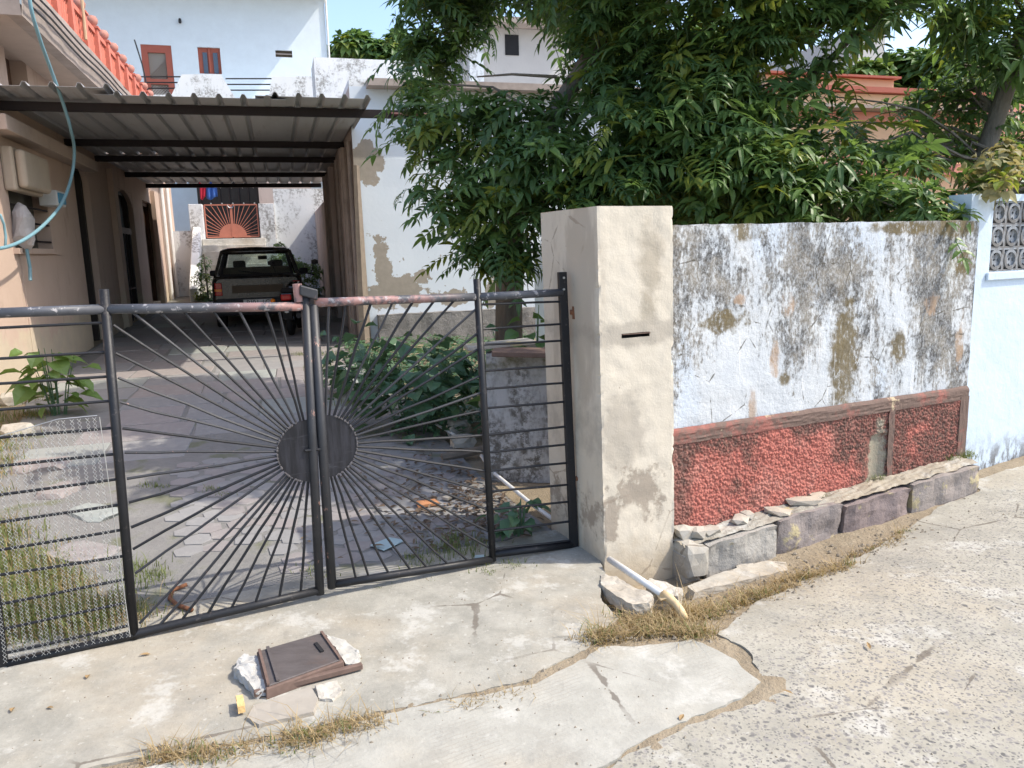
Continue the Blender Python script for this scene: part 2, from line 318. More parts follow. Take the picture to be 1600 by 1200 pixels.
cl = k.mix(k.ma('MULTIPLY', k.th(k.noise(4.5, 7, .75, k.map(loc=(2,0,1))), .36, .52), .9), cl, (.15,.115,.095)); cl = k.mix(k.th(k.noise(7, 7, .7, k.map(loc=(7,0,1))), .62, .68), cl, (.45,.36,.24))
M['redband'] = k.out(cl, k.bump(k.noise(25, 6, .7), .5, .01))
for i, (a, b) in enumerate([((.27,.255,.23), (.42,.40,.36)), ((.20,.175,.165), (.32,.28,.26)), ((.185,.15,.145), (.29,.235,.22)), ((.215,.185,.17), (.36,.32,.29))]):
    k = NM('kerb_stone_%d' % i, .88, .2); cl = k.mix(k.noise(9, 8, .7, k.map((1,1,2.2))), a, b)
    cl = k.mix(k.th(k.noise(3.4, 6, .7, k.map(loc=(i*3,1,1))), .57, .63), cl, (.42,.36,.22)); cl = k.mix(k.ma('MULTIPLY', k.th(k.noise(24, 6, .7), .6, .7), .5), cl, (.09,.08,.075))
    M['kerb%d' % i] = k.out(cl, k.bump(k.noise(16, 8, .75), .6, .02))
M['rubble'] = concrete('rubble', (.36,.33,.28), (.50,.47,.41), .5)
k = NM('limewashed_blue', .85, .2); cl = k.mix(k.noise(1.6, 5, .6), (.53,.63,.74), (.64,.73,.81)); X = k.xyz()
bd = k.ma('MULTIPLY', k.th(k.ma('ADD', X[2], k.ma('MULTIPLY', k.noise(9, 6, .75), .3)), .42, .16), k.th(k.noise(16, 6, .75, k.map((1,1,.4))), .42, .56))
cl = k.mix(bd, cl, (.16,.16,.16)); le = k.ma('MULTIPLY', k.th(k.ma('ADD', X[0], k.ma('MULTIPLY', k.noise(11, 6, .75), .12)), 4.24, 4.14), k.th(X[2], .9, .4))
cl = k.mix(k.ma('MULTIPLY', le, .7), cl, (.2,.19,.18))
M['blue'] = k.out(cl, k.bump(k.noise(6, 7, .6), .5, .02))

# house and buildings
k = NM('salmon_plaster', .9, .15); X = k.xyz()
cl = k.mix(k.noise(2, 6, .65), (.46,.345,.275), (.56,.43,.35)); cl = k.mix(k.ma('MULTIPLY', k.th(k.noise(3, 7, .7, k.map((1,1,.35))), .55, .7), .5), cl, (.34,.25,.19))
lo = k.th(k.ma('ADD', X[2], k.ma('MULTIPLY', k.noise(1.8, 7, .7), 1.7)), 1.75, 1.5); cl = k.mix(k.ma('MULTIPLY', lo, .7), cl, k.mix(k.noise(5, 6), (.42,.38,.31), (.62,.53,.36)))
M['salmon'] = k.out(cl, k.bump(k.noise(25, 6, .7), .3, .01))
M['slabedge'] = plain('weathered_slab', (.34,.285,.25), .9, .45, 5)
M['soffit'] = plain('soffit_plaster', (.46,.37,.31), .9, .2, 4)
M['railred'] = plain('red_painted_cement', (.52,.16,.11), .8, .25, 6)
M['wrc'] = plain('weathered_red_cement', (.40,.19,.15), .85, .4, 9)
M['darkdoor'] = plain('dark_stained_wood', (.035,.028,.024), .5, .4, 6)
M['brown'] = plain('brown_painted_wood', (.10,.055,.035), .6, .4, 8)
M['dark'] = plain('dark_interior', (.02,.02,.022), .9, .4, 3)
M['beige'] = plain('beige_meter_box', (.46,.38,.29), .6, .12, 5)
M['white'] = plain('white_painted_plaster', (.66,.73,.77), .85, .1, 3)
k = NM('dirty_white_plaster', .9, .15); cl = k.mix(k.noise(2, 5), (.70,.73,.74), (.80,.80,.78))
g = k.ma('MULTIPLY', k.th(k.noise(1.5, 8, .75, k.map((1,1,.6))), .47, .6), k.th(k.noise(14, 6, .75), .40, .6)); cl = k.mix(k.ma('MULTIPLY', g, .85), cl, (.22,.21,.19))
M['dirtywhite'] = k.out(cl, k.bump(k.noise(20, 6, .7), .4, .01))
k = NM('peeling_whitewash', .9, .15); cl = k.mix(k.noise(.8, 5), (.58,.66,.73), (.70,.74,.77)); X = k.xyz()
pe = k.mx(k.blob((0,2), (1.55,1.45), (.12,.42), .8, 4, .05), k.blob((0,2), (1.72,.98), (.42,.24), .7, 4.5, .05), k.blob((0,2), (2.6,.86), (.3,.12), .7, 4.5, .05), k.blob((0,2), (3.35,.9), (.2,.24), .8, 4.5, .05), k.blob((0,2), (2.15,1.2), (.12,.1), .8, 5, .05), k.blob((0,2), (1.4,2.95), (.24,.3), .5, 4, .05))
sp = k.ma('MULTIPLY', k.th(k.noise(7, 6, .7), .64, .66), k.th(X[2], 2.6, 1.4)); pe = k.ma('MAXIMUM', pe, sp)
cl = k.mix(pe, cl, k.mix(k.noise(9, 6, .7), (.25,.225,.19), (.40,.36,.30)))
M['peel'] = k.out(cl, k.bump(k.noise(18, 5), .2, .01))
k = NM('rough_grey_plinth', .95, .1); cl = k.mix(k.noise(12, 8, .75), (.15,.145,.14), (.36,.345,.33)); M['plinth'] = k.out(cl, k.bump(k.noise(28, 7, .75), .9, .03))
k = NM('pale_pink_wall', .9, .15); cl = k.mix(k.noise(2, 6, .6, k.map((1,1,.3))), (.40,.32,.285), (.56,.48,.43)); cl = k.mix(k.ma('MULTIPLY', k.th(k.noise(5, 7, .7, k.map((1,1,.2))), .52, .66), .6), cl, (.2,.165,.14)); M['pinkwall'] = k.out(cl, k.bump(k.noise(20, 6), .3, .01))
k = NM('mossy_old_plaster', .95, .1); X = k.xyz(); cl = k.mix(k.noise(5, 8, .75, k.map((1,1,.5))), (.30,.29,.285), (.66,.66,.66))
g = k.ma('MULTIPLY', k.th(k.noise(3, 8, .75, k.map((1,1,.35))), .44, .6), k.th(k.noise(22, 6, .75), .38, .58)); cl = k.mix(k.ma('MULTIPLY', g, .9), cl, (.10,.09,.075))
ms = k.ma('MULTIPLY', k.th(k.ma('ADD', X[2], k.ma('MULTIPLY', k.noise(6, 6, .7), .5)), 1.0, 1.16), k.th(k.noise(4, 5), .4, .52)); cl = k.mix(k.ma('MULTIPLY', ms, .85), cl, (.11,.10,.03)); M['mossy'] = k.out(cl, k.bump(k.noise(25, 7, .7), .6, .015))
k = NM('grey_roof_sheet', .5, .4, .25); cl = k.mix(k.noise(3, 6, .7, k.map((1,.15,1))), (.38,.385,.39), (.52,.525,.53)); cl = k.mix(k.ma('MULTIPLY', k.th(k.noise(7, 6, .7, k.map((1,.12,1))), .56, .7), .4), cl, (.26,.21,.17)); M['sheet'] = k.out(cl)
M['purlin'] = plain('dark_red_oxide_steel', (.02,.015,.016), .6, .4, 10)
M['purlinred'] = plain('red_oxide_beam', (.13,.055,.05), .6, .35, 10)
M['winred'] = plain('red_painted_joinery', (.36,.10,.065), .6, .2, 6)
M['peach'] = plain('peach_plaster', (.72,.49,.31), .88, .12, 2)
M['pinkband'] = plain('pink_band', (.60,.27,.21), .88, .12, 2)
M['gatered'] = plain('salmon_red_gate_paint', (.50,.19,.13), .6, .2, 8)
M['step'] = concrete('step_concrete', (.58,.55,.49), (.70,.68,.63), .3)
# car
k = NM('black_car_paint', .22, .5); k.b.inputs['Coat Weight'].default_value = .4; k.b.inputs['Coat Roughness'].default_value = .1; cl = k.mix(k.th(k.noise(4, 5, .7), .35, .7), (.010,.009,.009), (.05,.043,.036)); M['carpaint'] = k.out(cl)  # brownish dust tone also stands in for the drive's reflection
M['rubber'] = plain('black_rubber', (.018,.018,.019), .8, .3, 12)
M['trim'] = plain('black_trim', (.022,.022,.024), .5, .25, 12)
M['seat'] = plain('dark_seat_cloth', (.05,.045,.042), .9, .3, 20)
M['dust'] = plain('brown_dusty_cover', (.11,.085,.06), .8, .3, 6)
M['chrome'] = plain('dull_chrome', (.6,.6,.6), .25, .1, 20, 1)
k = NM('window_glass', .05, .5); k.b.inputs['Transmission Weight'].default_value = 1; k.b.inputs['IOR'].default_value = 1.02; M['glass'] = k.out((.86,.93,.91))
k = NM('red_lamp_lens', .15, .5); M['redlens'] = k.out((.42,.008,.012))
k = NM('amber_lamp_lens', .2, .5); M['amber'] = k.out((.75,.20,.01))
M['plate'] = plain('number_plate', (.72,.73,.72), .5, .08, 10)
M['ink'] = plain('plate_black', (.02,.02,.02), .6, .1, 10)
M['hose'] = plain('teal_hose', (.17,.31,.36), .45, .15, 10)
M['bag'] = plain('milky_plastic_bag', (.42,.40,.39), .4, .2, 14)
M['bluelabel'] = plain('blue_box_face', (.05,.26,.42), .5, .1, 10)
M['lightbox'] = plain('white_switch_box', (.66,.66,.64), .5, .08, 8)
M['bluecloth'] = plain('blue_cloth', (.05,.13,.40), .9, .2, 8)
M['redcloth'] = plain('red_cloth', (.5,.03,.06), .9, .2, 8)
M['whitecloth'] = plain('white_cloth', (.6,.6,.6), .9, .15, 8)
M['wood'] = plain('grey_weathered_timber', (.20,.165,.13), .9, .4, 8)
M['yellowchip'] = plain('yellow_brick_chip', (.66,.45,.20), .9, .2, 20)
M['redbrick'] = plain('orange_brick', (.50,.23,.11), .9, .25, 14)
M['bluetile'] = plain('pale_blue_tile', (.38,.50,.53), .5, .12, 8)
k = NM('tree_bark', .95, .1); cl = k.mix(k.noise(12, 8, .7, k.map((1,1,.25))), (.10,.085,.07), (.27,.24,.20)); M['bark'] = k.out(cl, k.bump(k.noise(18, 7, .75, k.map((1,1,.22))), 1, .03))
def leafmat(name, a, b, tr=.3, rough=.42):
    k = NM(name, rough, .45); ge = k.n('ShaderNodeNewGeometry'); rnd = ge.outputs['Random Per Island']
    cl = k.mix(rnd, a, b); cl = k.mix(k.ma('MULTIPLY', k.noise(1.3, 3), .5), cl, tuple(x*.7 for x in a))
    k.set(k.b.inputs['Base Color'], cl)
    t = k.n('ShaderNodeBsdfTranslucent'); k.set(t.inputs[0], k.mix(.5, cl, (b[0]*1.6, b[1]*1.5, b[2]*.8)))
    ms = k.n('ShaderNodeMixShader'); ms.inputs[0].default_value = tr
    k.t.links.new(k.b.outputs[0], ms.inputs[1]); k.t.links.new(t.outputs[0], ms.inputs[2]); k.t.links.new(ms.outputs[0], k.t.nodes['Material Output'].inputs[0])
    return k.m
M['leaf'] = leafmat('tree_leaf', (.056,.12,.045), (.145,.245,.08), .38)
M['leafy'] = leafmat('young_yellow_green_leaf', (.15,.21,.04), (.30,.34,.06), .35)
M['leaflight'] = leafmat('mid_green_leaf', (.10,.185,.05), (.19,.30,.085), .4)
M['shrub'] = leafmat('shrub_leaf', (.065,.14,.07), (.13,.23,.12), .25)
M['bushleaf'] = leafmat('bright_bush_leaf', (.10,.19,.04), (.20,.30,.08), .3)
M['grassgreen'] = leafmat('green_grass', (.10,.15,.04), (.24,.27,.09), .3, .6)
M['grassdry'] = leafmat('dry_straw_grass', (.20,.135,.06), (.56,.44,.25), .25, .8)
M['dryleaf'] = leafmat('dry_leaf', (.28,.18,.09), (.46,.32,.16), .2, .8)
M['litter'] = leafmat('brown_leaf_litter', (.09,.06,.04), (.22,.16,.11), .1, .9)
M['creeper'] = leafmat('faded_creeper_leaf', (.22,.22,.09), (.42,.36,.20), .3, .7)

# ------------------------------------------------------------------ ground surfaces
def drive_z(x, y):
    v = GF.L((x, y, 0)).y; return min(.5, .0245*max(0, v))
def road_z(x, y):
    q = GF.L((x, y, 0)); z = .006*nz(x, y, 3, 1.3)+.002*nz(x, y, 1, 6)
    if q.x > .9:
        s = min(1, (q.x-.9)/.7); dz = -.15+.062*(q.x-1.8); dz = min(dz, .05)
        z += s*dz*math.exp(-((max(0, -.5-q.y))/.45)**2)
    return z
def dens(poly, step, jit, seed=0):
    out = []
    for i in range(len(poly)):
        a = Vector(poly[i][:2]); b = Vector(poly[(i+1) % len(poly)][:2]); L = (b-a).length
        n = max(1, min(300, int(L/step)) if L < 6 else 6)
        for k in range(n):
            p = a.lerp(b, k/n)
            if L < 6: p += Vector((nz(p.x, p.y, seed, 5), nz(p.x, p.y, seed+9, 5)))*jit+Vector((nz(p.x, p.y, seed, 22), nz(p.x, p.y, seed+9, 22)))*jit*.6+Vector((nz(p.x, p.y, seed, 60), nz(p.x, p.y, seed+9, 60)))*jit*.4
            out.append((p.x, p.y))
    return np.array(out)
def sheet(name, poly, zf, m, step=.03, skirt=.06, jit=.02, seed=0, fine=(-2.7, 4.6, 1.5, 5.6)):
    P = dens(poly, .022, jit, seed)
    def axis(lo, hi, f0, f1):
        a = [f0]
        while a[-1] < f1: a.append(a[-1]+step)
        a = [x for x in a if lo-.1 <= x <= hi+.1] or [lo]
        d = step
        while a[-1] < hi: d *= 1.5; a.append(a[-1]+d)
        d = step
        while a[0] > lo: d *= 1.5; a.insert(0, a[0]-d)
        return np.array(a)
    xs = axis(P[:,0].min(), P[:,0].max(), fine[0], fine[1]); ys = axis(P[:,1].min(), P[:,1].max(), fine[2], fine[3])
    gx, gy = np.meshgrid(xs, ys); pts = np.stack([gx.ravel(), gy.ravel()], 1)
    Q = np.roll(P, -1, 0); inside = np.zeros(len(pts), bool)
    for (x1, y1), (x2, y2) in zip(P, Q):
        c = ((y1 > pts[:,1]) != (y2 > pts[:,1]))
        if c.any():
            xi = (x2-x1)*(pts[:,1]-y1)/((y2-y1) if y2 != y1 else 1e-9)+x1
            inside ^= c & (pts[:,0] < xi)
    nx = len(xs); ny = len(ys); I = inside.reshape(ny, nx)
    cell = I[:-1,:-1] | I[1:,:-1] | I[:-1,1:] | I[1:,1:]
    used = np.zeros((ny, nx), bool)
    for a, b in ((0,0),(1,0),(0,1),(1,1)): used[a:ny-1+a, b:nx-1+b] |= cell
    outs = np.where(used.ravel() & ~inside)[0]
    D = Q-P; DD = (D**2).sum(1)+1e-12
    for i in outs:
        t = np.clip(((pts[i]-P)*D).sum(1)/DD, 0, 1); c = P+D*t[:,None]; j = ((c-pts[i])**2).sum(1).argmin(); pts[i] = c[j]
    idx = -np.ones(ny*nx, int); ids = np.where(used.ravel())[0]; idx[ids] = np.arange(len(ids))
    V = [(pts[i,0], pts[i,1], zf(pts[i,0], pts[i,1])) for i in ids]
    F = []; cnt = {}
    for j, i in zip(*np.where(cell)):
        q = (idx[j*nx+i], idx[j*nx+i+1], idx[(j+1)*nx+i+1], idx[(j+1)*nx+i]); F.append(q)
        for a in range(4):
            e = (q[a], q[(a+1) % 4]); cnt[e] = 1
    mb = MB(); mb.v = V; mb.f = F
    if skirt:
        low = {}
        for a, b in list(cnt):
            if (b, a) not in cnt:
                for t in (a, b):
                    if t not in low: low[t] = len(mb.v); p = V[t]; mb.v.append((p[0], p[1], p[2]-skirt))
                mb.f.append((b, a, low[a], low[b]))
    o = mb.build(name, m, smooth=False); tag(o, kind='structure'); return o
def g2(*pp): return [tuple(gz(*p))[:2] for p in pp]
def gl(u, v): return tuple(GF.W((u, v, 0)))[:2]

big = [(-400,-400),(400,-400),(400,600),(-400,600)]
JL = [[gz(*p).to_2d() for p in l] for l in ([(1085,1001),(1160,1018),(1198,1060),(1180,1090),(1090,1126),(1000,1170)], [(600,1115),(720,1090),(833,1066),(935,1010)], [(175,1200),(330,1170),(480,1145),(600,1115)])]
def drift(x, y):      # sand blown into the joints of the concrete
    best = 0
    for l, amp, wd in zip(JL, (.0085, .006, .005), (.09, .06, .05)):
        for a, b in zip(l, l[1:]):
            d = b-a; t = max(0, min(1, ((x-a.x)*d.x+(y-a.y)*d.y)/d.length_squared)); dx, dy = x-a.x-d.x*t, y-a.y-d.y*t
            best = max(best, amp*math.exp(-(dx*dx+dy*dy)/wd**2)*(.75+.9*nz(x, y, 6, 4)))
    return best
def base_z(x, y):
    q = GF.L((x, y, 0))
    if q.y > .1: return drive_z(x, y)-.03 if abs(x) < 60 and y < 60 else .45
    return road_z(x, y)-.009+.009*nz(x, y, 2, 6)+.005*nz(x, y, 5, 19)+(drift(x, y) if -2.5 < x < 2 and 1.9 < y < 4 else 0)
sheet('ground', big, base_z, M['soil'], .022, 0, 0, fine=(-2.6, 4.2, 1.8, 5.4))
apr = g2((170,1190),(330,1165),(480,1140),(600,1110),(720,1085),(830,1062),(925,1005),(965,970),(938,930),(946,893))+[gl(1.33,-.3), gl(1.33,.16), gl(-4.5,.16), gl(-4.8,-1.2)]
def apron_z(x, y):
    q = GF.L((x, y, 0)); return .004+.006*nz(x, y, 5, 1.5)+.0025*nz(x, y, 1, 7)+.006*max(0, min(1, (q.y+.6)/.6))
sheet('apron', apr, apron_z, M['apron'], .024, .07, .024, 1)
pat = g2((180,1212),(335,1174),(482,1149),(604,1119),(724,1094),(836,1070),(938,1016),(1085,999),(1150,1030),(1185,1065),(1165,1090),(1085,1122),(985,1168),(893,1225),(800,1320))+[(-.3,1.2),(-1.6,.9),(-4,.6),(-4.2,1.4)]
sheet('street_patch', pat, lambda x, y: road_z(x, y)+.003, M['patch'], .024, .06, .024, 2)
rd = g2((903,1236),(995,1176),(1093,1128),(1176,1095),(1200,1064),(1170,1018),(1120,985),(1195,921),(1262,884),(1345,852),(1385,832),(1432,806))+[gl(3.6,-.52), gl(4.05,-.50), gl(4.2,-.36), gl(9,-.34), gl(40,-.34), gl(40,-30), gl(-40,-30), gl(-40,-4.5), (-4.2,.4), (-1.6,.75), (-.25,1.05)]
sheet('street', rd, road_z, M['street'], .026, .06, .026, 3)
# driveway bed and its paving
dw = [gl(-.98,.17), gl(1.29,.17), gl(1.29,1.1)]+[tuple(HF.W((*p,0)))[:2] for p in [(1.15,8),(1.15,12.2),(1.17,25.5),(-2.9,25.5),(-2.9,10.2),(-2.45,8.2),(-2.1,5.6)]]
dro = sheet('driveway', dw, lambda x, y: drive_z(x, y)+.002+.004*nz(x, y, 4, 3), M['mortar'], .06, .05, .01, 4, fine=(-7, 1.5, 3.6, 22))
cnt = 0
ss = 6.35
rows = []
while ss < 21: h = random.uniform(.55, .85); rows.append((ss, ss+h)); ss += h
for s0, s1 in rows:
    x = -2.62+random.uniform(-.2, .1)
    while x < 1.0:
        wd = random.uniform(.6, 1.05); x1 = min(x+wd, 1.12)
        if x1-x > .2:
            j = lambda: random.uniform(-.02, .02)
            g = .012; c = [(x+g+j(), s0+g+j()), (x1-g+j(), s0+g+j()), (x1-g+j(), s1-g+j()), (x+g+j(), s1-g+j())]
            skip = False
            p3 = []
            for a, b in c:
                W_ = HF.W((a, b, 0)); q = GF.L(W_); skip |= (q.y < .2 or q.y < 1.5 and q.x > 1.2 or a < -2.2 and b < 8.6)
                p3.append((W_.x, W_.y))
            if not skip and not (s1 < 7.4 and x > -.9):
                mb = MB(); lift = random.uniform(.004, .014)
                mb.hexa([(a, b, drive_z(a, b)-.01) for a, b in p3]+[(a, b, drive_z(a, b)+lift) for a, b in p3])
                mb.build('paving_slab', M['slab%d' % random.choice([0,0,3,1,2,2,0,2])], dro, bev=.006, seg=1); cnt += 1
        x = x1
# small crazy paving just inside the gate
cs = .155; hx = 0
for jr in range(18):
    for ir in range(22):
        cxl = -.62+ir*cs+(.5*cs if jr % 2 else 0); cyl = .30+jr*cs*.86
        cxl += random.uniform(-.03, .03); cyl += random.uniform(-.03, .03)
        Wp = GF.W((cxl, cyl, 0)); hq = HF.L(Wp)
        if cxl > 1.1 or hq.y > 6.2 and hq.x < -.95 or hq.y > 7.3 or cyl > 2.9: continue
        if cyl < .75 and cxl < -.15: continue
        ph = []
        for kk in range(6):
            a = R(60*kk+30)+random.uniform(-.18, .18); rr = cs*.565*random.uniform(.92, 1.03); ph.append((cxl+rr*math.cos(a), cyl+rr*math.sin(a)*1.0))
        if hx >= 295: break
        pw = [GF.W((a, b, 0)) for a, b in ph]; l = random.uniform(.004, .009)
        MB().prism([(p.x, p.y) for p in pw], lambda a, b, d: (a, b, drive_z(a, b)+d), -.012, l).build('paving_stone', M['slab%d' % random.choice([0,2,2,2,0])], dro); hx += 1

# ------------------------------------------------------------------ street wall, pillar, kerb, blue wall
VP = GF.G(945, 882, 0).y; VW = VP+.07
pil = thing('gate_pillar', 'cream plastered gate pillar with a letter slot and grey patches beside the gate', 'pillar', GF)
mb = MB(); nU = 30; nZ = 130
chip = lambda z, q: .016*max(0, noise.noise(Vector((z*9, q, 0)))-.05)+.010*max(0, noise.noise(Vector((z*31, q, 3)))-.1)
def pgrid(fn, a0, a1, b0, b1, na, nb, mbx):
    n0 = len(mbx.v)
    for j in range(nb+1):
        for i in range(na+1): mbx.v.append(tuple(fn(a0+(a1-a0)*i/na, b0+(b1-b0)*j/nb)))
    for j in range(nb):
        for i in range(na): q = n0+j*(na+1)+i; mbx.f.append((q, q+1, q+na+2, q+na+1))
pu0, pu1, pb, pt = 1.293, 1.728, .205, 1.79
dd = lambda a, b, s=0: .006*nz(a+s, b, 0, 3)+.003*nz(a, b, s, 14)
edge = lambda u: .008*nz(u, 1, 0, 9)
slot = (GF.P(972, 513, VP), GF.P(1016, 520, VP))
su0, su1 = slot[0].x, slot[1].x; sz0, sz1 = 1.155, 1.178
lean = lambda z: .016*(.9-z)
# front with the slot opening
us = sorted(set([pu0+(pu1-pu0)*i/nU for i in range(nU+1)]+[su0, su1])); zs = sorted(set([-.2+(pt+.2)*i/nZ for i in range(nZ+1)]+[sz0, sz1]))
n0 = len(mb.v)
for z in zs:
    for u in us: mb.v.append((u+lean(z)+(chip(z, 1) if u == us[0] else -chip(z, 5) if u == us[-1] else 0), VP+(dd(u, z) if us[0] < u < us[-1] else chip(z, 1 if u == us[0] else 5)*.6), z))
for j in range(len(zs)-1):
    for i in range(len(us)-1):
        if su0-1e-6 <= us[i] < su1-1e-6 and sz0-1e-6 <= zs[j] < sz1-1e-6: continue
        q = n0+j*len(us)+i; mb.f.append((q, q+1, q+len(us)+1, q+len(us)))
pgrid(lambda a, b: (pu0+lean(b)+(chip(b, 1) if a > .99 else .004*nz(a, b, 2, 6)), (VP+chip(b, 1)*.6) if a > .99 else VP+(pb-VP)*(1-a), b), 0, 1, -.2, pt, 16, nZ, mb)
pgrid(lambda a, b: (pu1+lean(b)-(chip(b, 5) if a < .01 else 0), (VP+chip(b, 5)*.6) if a < .01 else VP+(pb-VP)*a, b), 0, 1, -.2, pt, 16, nZ, mb)
pgrid(lambda a, b: (a+lean(b), pb, b), pu1, pu0, -.2, pt, 4, 4, mb)
pgrid(lambda a, b: (a+lean(pt), b, pt+edge(a)*.5*(pu0 < a < pu1)*(VP < b < pb)), pu0, pu1, VP, pb, nU, 6, mb)
mb.build('body', M['cream'], pil)
MB().box(su0-.02, su1+.02, VP+.05, VP+.12, sz0-.02, sz1+.02).build('slot_recess', M['dark'], pil)
MB().bar((su0, VP+.004, sz1-.004), (su1, VP+.004, sz1-.006), .012, .005).build('slot_lip', M['hatchrust'], pil)

wall = thing('boundary_wall', 'peeling mouldy whitewashed street wall with a red roughcast base', 'wall', GF)
u0, u1 = 1.745, 4.12; zt = 1.70; zr = .635
mb = MB()
wl = lambda u, z: (u, VW+.008*nz(u, z, 2, 2.5)+.004*nz(u, z, 7, 9), z)
topz = lambda u: zt+.008*nz(u, 0, 5, 4)+.006*nz(u, 3, 1, 17)
pgrid(lambda a, b: wl(a, b if b < zt-.02 else topz(a)), u0, u1, zr-.03, zt, 110, 50, mb)
pgrid(lambda a, b: (a, VW+.004*nz(a, zt, 2, 2.5)+b*.22, topz(a)-.0*b), u0, u1, 0, 1, 110, 2, mb)
pgrid(lambda a, b: (a, VW+.22, b), u1, u0, -.1, zt, 6, 6, mb)
pgrid(lambda a, b: (u1, VW+.22*a, b), 0, 1, -.1, zt-.003, 4, 12, mb)
mb.build('whitewashed_face', M['wash'], wall)
mb = MB()
def rcast(u, z):
    p = Vector((u, z, 0)); h = 1.1-1.5*noise.voronoi(p*62)[0][0]+.5*noise.noise(p*9)+.3*noise.noise(p*110)
    gap = math.exp(-((u-3.3)/.07)**2)*(z < .42)
    return (u, VW-.012-.009*h*(1-gap)+.02*gap, z)
pgrid(rcast, u0+.02, u1-.07, .0, zr-.075, 440, 110, mb)
mb.build('red_roughcast_panel', M['red'], wall)
mb = MB()
pgrid(lambda a, b: (a, VW-.019+.004*nz(a, b, 3, 6)+.003*nz(a, b, 3, 31)+.016*max(0, (b-.8)/.2), zr-.08+b*.085+.006*nz(a, 1, 2, 7)), u0, u1, 0, 1, 160, 8, mb)
pgrid(lambda a, b: (a, VW-.019+.029*(1-b)+.004*nz(a, 0, 3, 6)*b, zr-.08+.006*nz(a, 1, 2, 7)), u0, u1, 0, 1, 160, 2, mb)
mb.build('red_moulding', M['redband'], wall)
mb = MB(); pgrid(lambda a, b: (u1-.075+a*.08, VW-.020+.003*nz(a, b, 1, 9), b), 0, 1, -.02, zr-.06, 6, 40, mb)
pgrid(lambda a, b: (u1-.075, VW-.020+.03*(1-a), b), 0, 1, -.02, zr-.06, 2, 10, mb); pgrid(lambda a, b: (u1+.005, VW-.020+.25*a, b), 0, 1, -.02, zr-.06, 2, 10, mb)
mb.build('red_end_pilaster', M['redband'], wall)
mb = MB(); pgrid(lambda a, b: (3.385+a*.05+.01*nz(a, b, 0, 9), VW-.024+.004*nz(a, b, 1, 20), b), 0, 1, .12, zr-.07, 4, 30, mb)
mb.build('red_joint_strip', M['redband'], wall)

kerb = thing('stone_kerb', 'low kerb ledge of dark dressed stones at the foot of the street wall', 'kerb', GF)
kb = [1.72, 1.86, 2.36, 2.86, 3.42, 4.05]
def ktop(u): return .035+.055*(u-1.8)
for i in range(5):
    a, b = kb[i]+.012, kb[i+1]-.012
    mb = MB(); n = 14; zb = -.22
    f0 = -.5+[.03, .0, .015, .004, .0][i]
    dz = [-.03, 0, .012, -.012, .0][i]
    for sv in (0, 1):
        pass
    def kf(t, s):   # wraps front, top
        u = a+(b-a)*t
        if s < .6: z = zb+(ktop(u)+dz-zb)*s/.6; v = f0
        else: z = ktop(u)+dz; v = f0+(VW-.005-f0)*(s-.6)/.4
        e = 1 if s < .6 else 0
        rnd_ = .012*((abs(2*t-1))**8)
        return (u, v+rnd_*e+.016*nz(u*2, z*2, i*5, 3)+.010*nz(u, z, i*3, 9)+.006*nz(u, z, v, 24), z-rnd_*.6+.010*nz(u, v, i, 9)*(s > .5))
    pgrid(kf, 0, 1, 0, 1, 24, 20, mb)
    for t in (0, 1): pgrid(lambda q, s: (kf(t, s)[0], kf(t, s)[1]+q*(VW-kf(t, s)[1]), kf(t, s)[2]), 0, 1, 0, .6, 2, 8, mb)
    mb.build('kerb_stone', M['kerb%d' % [0,0,1,2,3][i]], kerb)
mb = MB(); pgrid(lambda a, b: (a, -.47+.025*nz(a, 0, 4, 8)+(VW+.47)*b, ktop(a)+.016+.014*nz(a, b, 2, 7)+.008*nz(a, b, 7, 21)-.03*max(0, .25-b)), 1.74, 4.06, 0, 1, 150, 10, mb); mb.build('mortar_bed', concrete('ledge_mortar', (.22,.205,.17), (.36,.34,.29), .6), kerb)
for i, (px, py, r_) in enumerate([(1110,818,(.07,.05,.02)),(1165,825,(.09,.05,.018)),(1180,810,(.06,.04,.02)),(1215,808,(.08,.05,.016)),(1262,790,(.10,.05,.02)),(1290,783,(.06,.04,.014)),(1090,832,(.05,.05,.03)),(1075,845,(.05,.06,.04))]):
    q = GF.P(px, py, VW-.1)
    tag(rock((GF.W((q.x, -.40+.03*(i % 3), ktop(q.x)+.02+r_[2]*.6))), r_, i+3, M['rubble'], 'loose_stone', rz=R(20+40*i), sub=1), ['flat loose stone on the ledge above the grey kerb stone, left one', 'wide flat loose stone on the ledge above the middle of the grey kerb stone', 'loose stone on the ledge just above the wide flat one', 'loose stone on the ledge above the joint of grey and mauve kerb stones', 'widest flat loose stone on the ledge, rightmost but one', 'small flat loose stone furthest right on the kerb ledge', 'loose stone on the ledge beside the rubble block', 'lumpy loose stone on the ledge touching the cream pillar'][i], 'stone', 'loose stones on the kerb ledge')
tag(rock(GF.W((1.80, -.43, -.05)), (.075,.10,.1), 31, M['rubble'], 'rubble_block', rz=R(24)), 'rough grey rubble block wedged between cream pillar and kerb', 'rubble')

